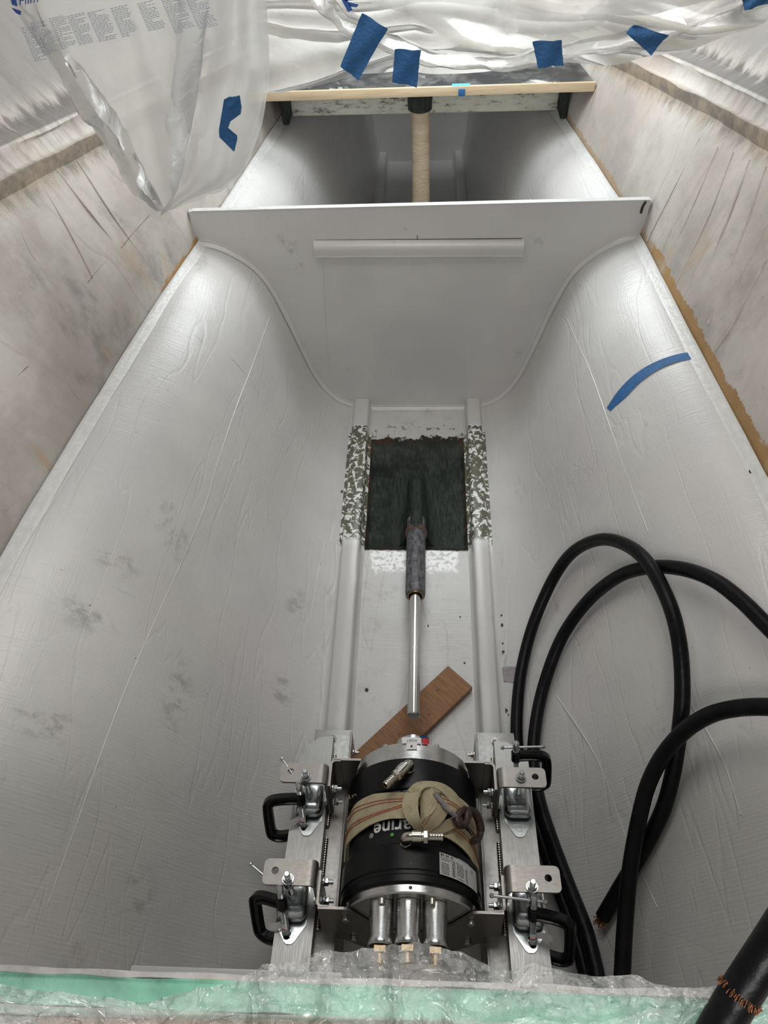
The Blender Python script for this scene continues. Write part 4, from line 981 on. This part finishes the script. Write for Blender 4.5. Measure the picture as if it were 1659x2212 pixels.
cable('battery_cable', CP([(1302,1982,.03),(1335,1925,.03),(1368,1870,.03),(1408,1800,.035),(1440,1725,.04),(1462,1620,.05),(1474,1500,.07),(1466,1380,.10),(1438,1285,.118),(1390,1205,.112),(1335,1170,.09),(1285,1168,.08),(1235,1195,.07),(1195,1250,.06),(1155,1340,.05),(1130,1430,.04),(1118,1520,.04),(1118,1620,.04),(1140,1720,.035),(1165,1800,.035),(1200,1900,.04),(1240,2010,.05),(1262,2090,.06),(1280,2160,.08)]), RC,
      'black battery cable looping highest over the hull to a frayed copper end', (True, False))
cable('battery_cable', CP([(1700,1395,.08),(1650,1345,.08),(1600,1296,.08),(1540,1252,.08),(1470,1228,.075),(1400,1226,.065),(1335,1246,.06),(1270,1298,.05),(1215,1375,.045),(1178,1470,.04),(1158,1560,.04),(1152,1650,.04),(1165,1730,.05),(1190,1810,.06),(1225,1905,.07),(1262,2000,.08),(1284,2080,.09),(1300,2160,.11)]), RC,
      'black battery cable arching from the right frame edge down beside the right beam')
cable('battery_cable', CP([(1720,1535,.12),(1660,1527,.12),(1590,1530,.12),(1530,1546,.12),(1475,1582,.12),(1430,1635,.12),(1398,1700,.12),(1378,1780,.12),(1362,1870,.12),(1354,1950,.12),(1348,2030,.13),(1344,2110,.14),(1340,2190,.15)]), RC,
      'black battery cable bending down from the right over the other loops')
pts = [at(1800,1830,z=1.52), at(1740,1925,z=1.50), at(1668,2040,z=1.485), at(1600,2145,z=1.46), at(1555,2220,z=1.44), at(1510,2300,z=1.42)]
t = thing('battery_cable', 'thick black cable crossing the bottom right corner over the foam edge', 'cable', tuple(pts[3]))
b = B(); b.tube(cat_curve(pts, 8), .0175, 24); b.build('jacket', M['cable'], t)
c = Vector(pts[3]); d = (Vector(pts[4])-Vector(pts[2])).normalized(); b = B(); x, y = b.frame_of(d); random.seed(5)
for j in range(60):
    a = random.uniform(0, 6.28); o_ = x*math.cos(a)+y*math.sin(a); b.tube([c+o_*.0172+d*random.uniform(-.003,.0), c+o_*.0192+d*random.uniform(-.001,.002), c+o_*random.uniform(.018,.021)+d*random.uniform(.002,.005)], .0005, 5)
b.build('copper_ring', M['copper'], t, label='bare copper strands showing in a cut')
# ================================================================== BLUE TAPE ON THE HULL
top = [(1507,758),(1455,768),(1410,785),(1370,810),(1335,845),(1310,882)]; bot = [(1510,774),(1460,783),(1420,800),(1384,825),(1350,860),(1318,889)]
a = cat_curve([on_hull(*q, .002) for q in top], 6); c = cat_curve([on_hull(*q, .002) for q in bot], 6)
b = B(); b.grid([[lerp(a[i], c[i], k)+np.array([0,0,.0015]) for k in (0,.33,.66,1)] for i in range(len(a))]); 
o = b.build('painters_tape', M['tape']); tag(o, 'long curved strip of blue tape on the right hull shoulder', 'tape')
# ================================================================== MASKING FILM
def interp_curve(pts, u):
    P = np.array(pts, float); s = np.concatenate([[0], np.cumsum(np.linalg.norm(np.diff(P[:,:2], axis=0), axis=1))]); s /= s[-1]
    return np.array([np.interp(u, s, P[:,k]) for k in range(P.shape[1])])
def film(top, bot, nu, nv, fold, m, name, parent, freq, seed, lab=None, amp=1.0):
    """sheet between two picture curves carrying a depth each; folds move it along the ray's depth"""
    P = []
    for j in range(nv+1):
        v = j/nv; row = []
        for i in range(nu+1):
            u = i/nu; a = interp_curve(top, u); c = interp_curve(bot, u); q = lerp(a, c, v)
            f = fold(u, v); p = at(q[0], q[1], y=q[2])
            r1 = mn.turbulence(Vector((p[0]*freq, p[2]*freq, seed)), 4, False); r2 = 1-abs(mn.noise(Vector((p[0]*freq*1.5+3, p[2]*freq*.8, seed+4))))
            row.append(p+np.array([0, f+amp*(.035*r1+.03*r2**4), 0]))
        P.append(row)
    b = B(); b.grid(P); return b.build(name, m, parent, smooth=70, label=lab), P
tl = thing('masking_film', 'large pale masking film sheet hanging over the left wall to a point', 'plastic sheet', tuple(at(345,460,y=1.78)))
topc = [(-60,-140,1.70),(120,-140,1.70),(300,-140,1.72),(470,-140,1.75)]
botc = [(30,20,1.68),(120,170,1.70),(200,290,1.72),(270,385,1.75),(335,455,1.78),(352,460,1.78),(372,440,1.80),(395,380,1.83),(410,300,1.85),(432,190,1.88),(446,80,1.88)]
o, P_ = film(topc, botc, 60, 44, lambda u, v: .02*math.sin(u*6), M['film'], 'main_sheet', tl, 2.4, 1.0, None, .35)
# left hem: gathered clear edge
hemT = [(15,-20,1.66),(95,130,1.68),(185,275,1.70),(255,375,1.73),(340,462,1.76)]; hemB = [(60,-20,1.66),(150,130,1.68),(235,250,1.70),(310,370,1.73),(350,458,1.76)]
film(hemT, hemB, 50, 8, lambda u, v: .018*math.sin(v*11+u*5), M['filmclear'], 'gathered_hem', tl, 7, 9.0)
t2 = [(445,-140,1.72),(500,-140,1.68),(590,-140,1.72)]; b2 = [(348,461,1.76),(362,458,1.76),(430,435,1.76),(500,395,1.76),(545,330,1.76),(566,270,1.76),(574,190,1.76)]
T_ = [(445,-140,1.75),(447,0,1.75),(443,100,1.75),(430,180,1.75),(418,260,1.75),(402,340,1.76),(390,400,1.77),(345,461,1.77)]
B_ = [(580,-140,1.73),(574,0,1.73),(576,120,1.73),(574,200,1.73),(560,290,1.74),(530,370,1.75),(470,425,1.76),(352,461,1.77)]
film(T_, B_, 60, 26, lambda u, v: -.03*math.sin(v*9+u*3)*(1-u*.6), M['filmclear'], 'doubled_fold', tl, 4.5, 3.0, 'doubled translucent fold on the right side')
film([(p[0]+8, p[1], p[2]+.05) for p in T_], [(p[0]-6, p[1]-2, p[2]+.06) for p in B_], 40, 20, lambda u, v: .02*math.sin(v*7+u*4)*(1-u*.6), M['filmclear'], 'doubled_fold', tl, 4.0, 6.0)
# print on the film: blocks of fine text and part of a word
def pinfilm(px, py, off=.02):
    # the same depth rule as the sheet, pulled slightly towards the room
    return at(px, py, y=1.655)
b = B(); random.seed(2)
cols = [(48,62,45),(98,50,52),(143,36,52),(188,32,48),(235,20,50)]
cols = [(45,60,30,72),(65,50,38,70),(105,40,38,68),(145,35,38,62),(188,28,44,64),(238,18,40,62),(296,8,42,58),(348,0,46,72),(400,-6,44,70)]
for (x0, y0, wd_, ht) in cols:
    r_ = 0
    while r_*3.4 < ht:
        x = 0; lw = wd_*random.uniform(.75,1) if random.random() < .8 else wd_*.4
        while x < lw:
            L_ = random.uniform(3, 9); xe = min(x+L_, lw)
            sk = r_*3.4*.42; g = lambda xx, yy: pinfilm(x0+xx+sk, y0+yy-xx*.22+r_*3.4)
            b.face([b.v(g(x,0)), b.v(g(xe,0)), b.v(g(xe,1.5)), b.v(g(x,1.5))]); x = xe+1.6
        r_ += 1
b.build('fine_print', M['greyink'], tl, smooth=0, label='blocks of fine blue-grey print')
b = B(); V, Fc = text_pts('Film', 26)
vs = [b.v(pinfilm(62+x, 8-y-.18*x)) for x, y, z in V]
for f in Fc: b.face([vs[i] for i in f])
for q in ([(22,-5),(34,-5),(38,14),(26,10)],[(24,16),(46,24),(44,33),(34,28)]): b.face([b.v(pinfilm(*c)) for c in q])
b.build('blue_print', M['blueink'], tl, smooth=0, label='blue printed word on the film')
# right sheet
tr = thing('masking_film', 'wide pale masking film sheet swagged above the aft compartment', 'plastic sheet', tuple(at(900,160,y=2.5)))
bot = [(545,168,2.5),(640,173,2.5),(740,172,2.48),(800,168,2.46),(880,160,2.45),(960,152,2.44),(1060,148,2.42),(1160,146,2.40),(1230,145,2.37),(1310,135,2.34),(1400,115,2.30),(1470,95,2.27),(1560,55,2.22),(1680,5,2.18)]
topr = [(545,-120,2.38),(900,-120,2.34),(1300,-120,2.25),(1720,-120,2.10)]
def swag(u, v):
    s = 0
    for (a0, c0, wv, am) in ((.25,.30,.10,.09),(.45,.75,.09,.07),(.10,.55,.07,.05)):
        ctr = c0+.35*(u-a0)**2*4-.0; s += am*math.exp(-((v-ctr)/wv)**2)
    return -s+.03*math.sin(u*17+v*4)
film(topr, bot, 90, 44, swag, M['film'], 'main_sheet', tr, 2.6, 12.0, None, .7)
sw_t = [(690,-60,2.26),(760,20,2.26),(850,78,2.26),(950,112,2.25),(1070,118,2.24),(1200,105,2.22),(1330,85,2.19),(1450,55,2.16),(1560,15,2.12),(1700,-60,2.08)]
sw_b = [(660,-20,2.30),(735,65,2.30),(830,118,2.30),(940,146,2.29),(1070,150,2.28),(1220,140,2.26),(1340,128,2.23),(1462,96,2.20),(1570,52,2.16),(1710,-20,2.12)]
film(sw_t, sw_b, 70, 14, lambda u, v: -.03*math.sin(v*8+u*6), M['filmclear'], 'rolled_hem', tr, 6, 15.0, 'rolled hanging hem')
film([(700,-80,2.20),(980,-80,2.18),(1300,-80,2.12),(1600,-80,2.05)], [(770,0,2.20),(920,55,2.20),(1080,75,2.18),(1250,68,2.14),(1420,40,2.08),(1600,-20,2.02)], 50, 18, lambda u, v: .02*math.sin(v*7+u*9), M['filmclear'], 'upper_fold', tr, 5, 21.0)
def blue_patch(quad, yd, lab, nm='painters_tape', m=None, wob=.004):
    b = B(); q = [np.array(at(x, y, y=yd)) for x, y in quad]; P = []
    for v in np.linspace(0,1,8):
        row = []
        for u in np.linspace(0,1,8):
            p = lerp(lerp(q[0], q[1], u), lerp(q[3], q[2], u), v); row.append(p+np.array([0, wob*math.sin(6*u+4*v), 0])+.002*np.array([mn.noise((u*5,v*5,yd)),0,mn.noise((u*5,v*5,yd+3))]))
        P.append(row)
    b.plate(P, .0008); o = b.build(nm, m or M['tape'], smooth=60); return tag(o, lab, 'tape')
blue_patch([(782,28),(838,62),(773,174),(735,142)], 2.17, 'largest blue tape piece, slanting on the film above the left of the panel')
blue_patch([(853,106),(909,108),(900,189),(847,176)], 2.20, 'upright blue tape square hanging off the film beside the slanting piece')
blue_patch([(1150,90),(1213,86),(1217,142),(1162,146)], 2.11, 'blue tape piece in the middle of the right film hem')
blue_patch([(1370,54),(1445,76),(1406,120),(1352,70)], 2.01, 'kite-shaped blue tape piece where the film meets the right wall')
blue_patch([(1604,0),(1665,-15),(1662,8),(1608,22)], 1.93, 'small blue tape corner at the top right of the film')
blue_patch([(490,212),(518,206),(521,236),(484,238)], 1.62, 'torn upper bit of blue tape on the left film fold', wob=.002)
b = B(); out = [(484,214),(518,206),(522,232),(520,246),(498,262),(493,276),(512,292),(513,300),(506,328),(474,296),(473,280),(478,250)]
q = [at(x, y, y=1.625) for x, y in out]; b.prism([tuple(p) for p in q], (0,-.0008,0)); o = b.build('painters_tape', M['tape'], smooth=0); tag(o, 'ragged vertical blue tape strip on the doubled left film fold', 'tape')
b = B()
for q in ([(735,-5),(748,-5),(762,22),(752,26)],[(752,4),(775,10),(770,16),(756,14)],[(742,-8),(770,-8),(768,0),(745,2)]): b.face([b.v(at(*c, y=2.05)) for c in q])
b.build('blue_print', M['blueink'], tr, smooth=0)
# ================================================================== FOREGROUND: foam-core bulkhead edge, sole, plank, crinkled film
def yedge(x): return .0065*x
fw = tag(B().box((0, .113, .72), (2.3, .008, 1.355), None).build('wall_front', M['skin']), 'foam-cored bulkhead under the viewer', 'bulkhead', kind='structure')
def edge(y0, y1, z0, z1, jag=.0015):
    b = B(); P = []
    for x in np.linspace(-1.15, 1.15, 160):
        j = jag*mn.noise((x*14, y0*90, 0)); k = jag*.6*mn.noise((x*22, y1*70, 4)); P.append([(x, y0+k, z0-.03), (x, y0+k, z0+k), (x, lerp(y0,y1,.5), lerp(z0,z1,.5)+j*.7), (x, y1+j, z1), (x, y1+j, z1-.03)])
    return b.grid(P)
edge(.1165,.1225,1.402,1.400,.003).build('outer_skin', M['skin'], fw); edge(.091,.1168,1.398,1.399,.003).build('foam_core', M['foam'], fw, label='mint green foam core'); edge(.083,.0914,1.392,1.397,.003).build('resin_edge', M['foamlt'], fw)
b = B(); b.box((0, -.25, 1.36), (2.3, .665, .05), None, .002); tag(b.build('floor', M['sole']), 'pinkish white sole panel in front of the foam edge', 'floor', kind='structure')
b = B(); q0 = at(80, 2199, z=1.40); q1 = at(980, 2214, z=1.40); dd = q1-q0; dd /= np.linalg.norm(dd); nn_ = np.array([dd[1], -dd[0], 0])
b.prism([tuple(q0-[0,0,.013]), tuple(q1-[0,0,.013]), tuple(q1+nn_*.09-[0,0,.013]), tuple(q0+nn_*.09-[0,0,.013])], (0,0,.014)); o = b.build('wood_plank', M['wood']); tag(o, 'brown wood strip at the bottom edge before the foam', 'board')
b = B(); b.box((-.20, .135, 1.19), (.26, .042, .018), None, .002); b.build('cleat', M['hullflat'], fw, label='grey cleat on the far side of the foam edge')
# crinkled clear film over the edge
tf = None
edgeTop = [(-60,2120),(150,2150),(300,2168),(420,2150),(520,2115),(600,2085),(680,2068),(760,2062),(830,2052),(890,2043),(945,2052),(1010,2078),(1060,2100),(1110,2104),(1140,2094),(1180,2100),(1260,2106),(1340,2112),(1420,2128),(1500,2140),(1600,2135),(1720,2140)]
P = []
nu, nv = 170, 36
for j in range(nv+1):
    v = j/nv; row = []
    for i in range(nu+1):
        u = i/nu; a = interp_curve(edgeTop, u); bz = lerp(1.445+.03*math.exp(-((a[0]-890)/140)**2), 1.41, sst(0, .8, v))
        py = lerp(a[1], 2290, v); px = a[0]
        p = at(px, py, z=bz); s_ = np.array([p[0]*9, p[1]*9, 0])
        t1 = mn.turbulence(Vector((p[0]*11, p[1]*16, 2)), 5, True); t2 = 1-abs(mn.noise(Vector((p[0]*16+4, p[1]*22, 5)))); t3 = 1-abs(mn.noise(Vector((p[0]*34, p[1]*40, 9))))
        row.append(p+np.array([.004*mn.noise(Vector((p[0]*20,p[1]*20,0))), .004*mn.noise(Vector((p[0]*20,p[1]*20,7))), .018*(t1-.4)+.020*t2**7+.010*t3**8+.004*(1-abs(mn.noise(Vector((p[0]*70, p[1]*90, 3)))))**8]))
    P.append(row)
b = B(); b.grid(P); o = b.build('crinkled_film', M['bag'], smooth=25); tag(o, 'clear crinkled plastic film draped over the mint foam edge', 'plastic sheet')
for nd in M['bag'].node_tree.nodes:
    if nd.type == 'BUMP': nd.inputs['Strength'].default_value = .9; nd.inputs['Distance'].default_value = .02
    if nd.type == 'TEX_NOISE' and abs(nd.inputs['Scale'].default_value-26) < .1: nd.inputs['Scale'].default_value = 60; nd.inputs['Detail'].default_value = 6
    if nd.type == 'FRESNEL': nd.inputs[0].default_value = 1.75
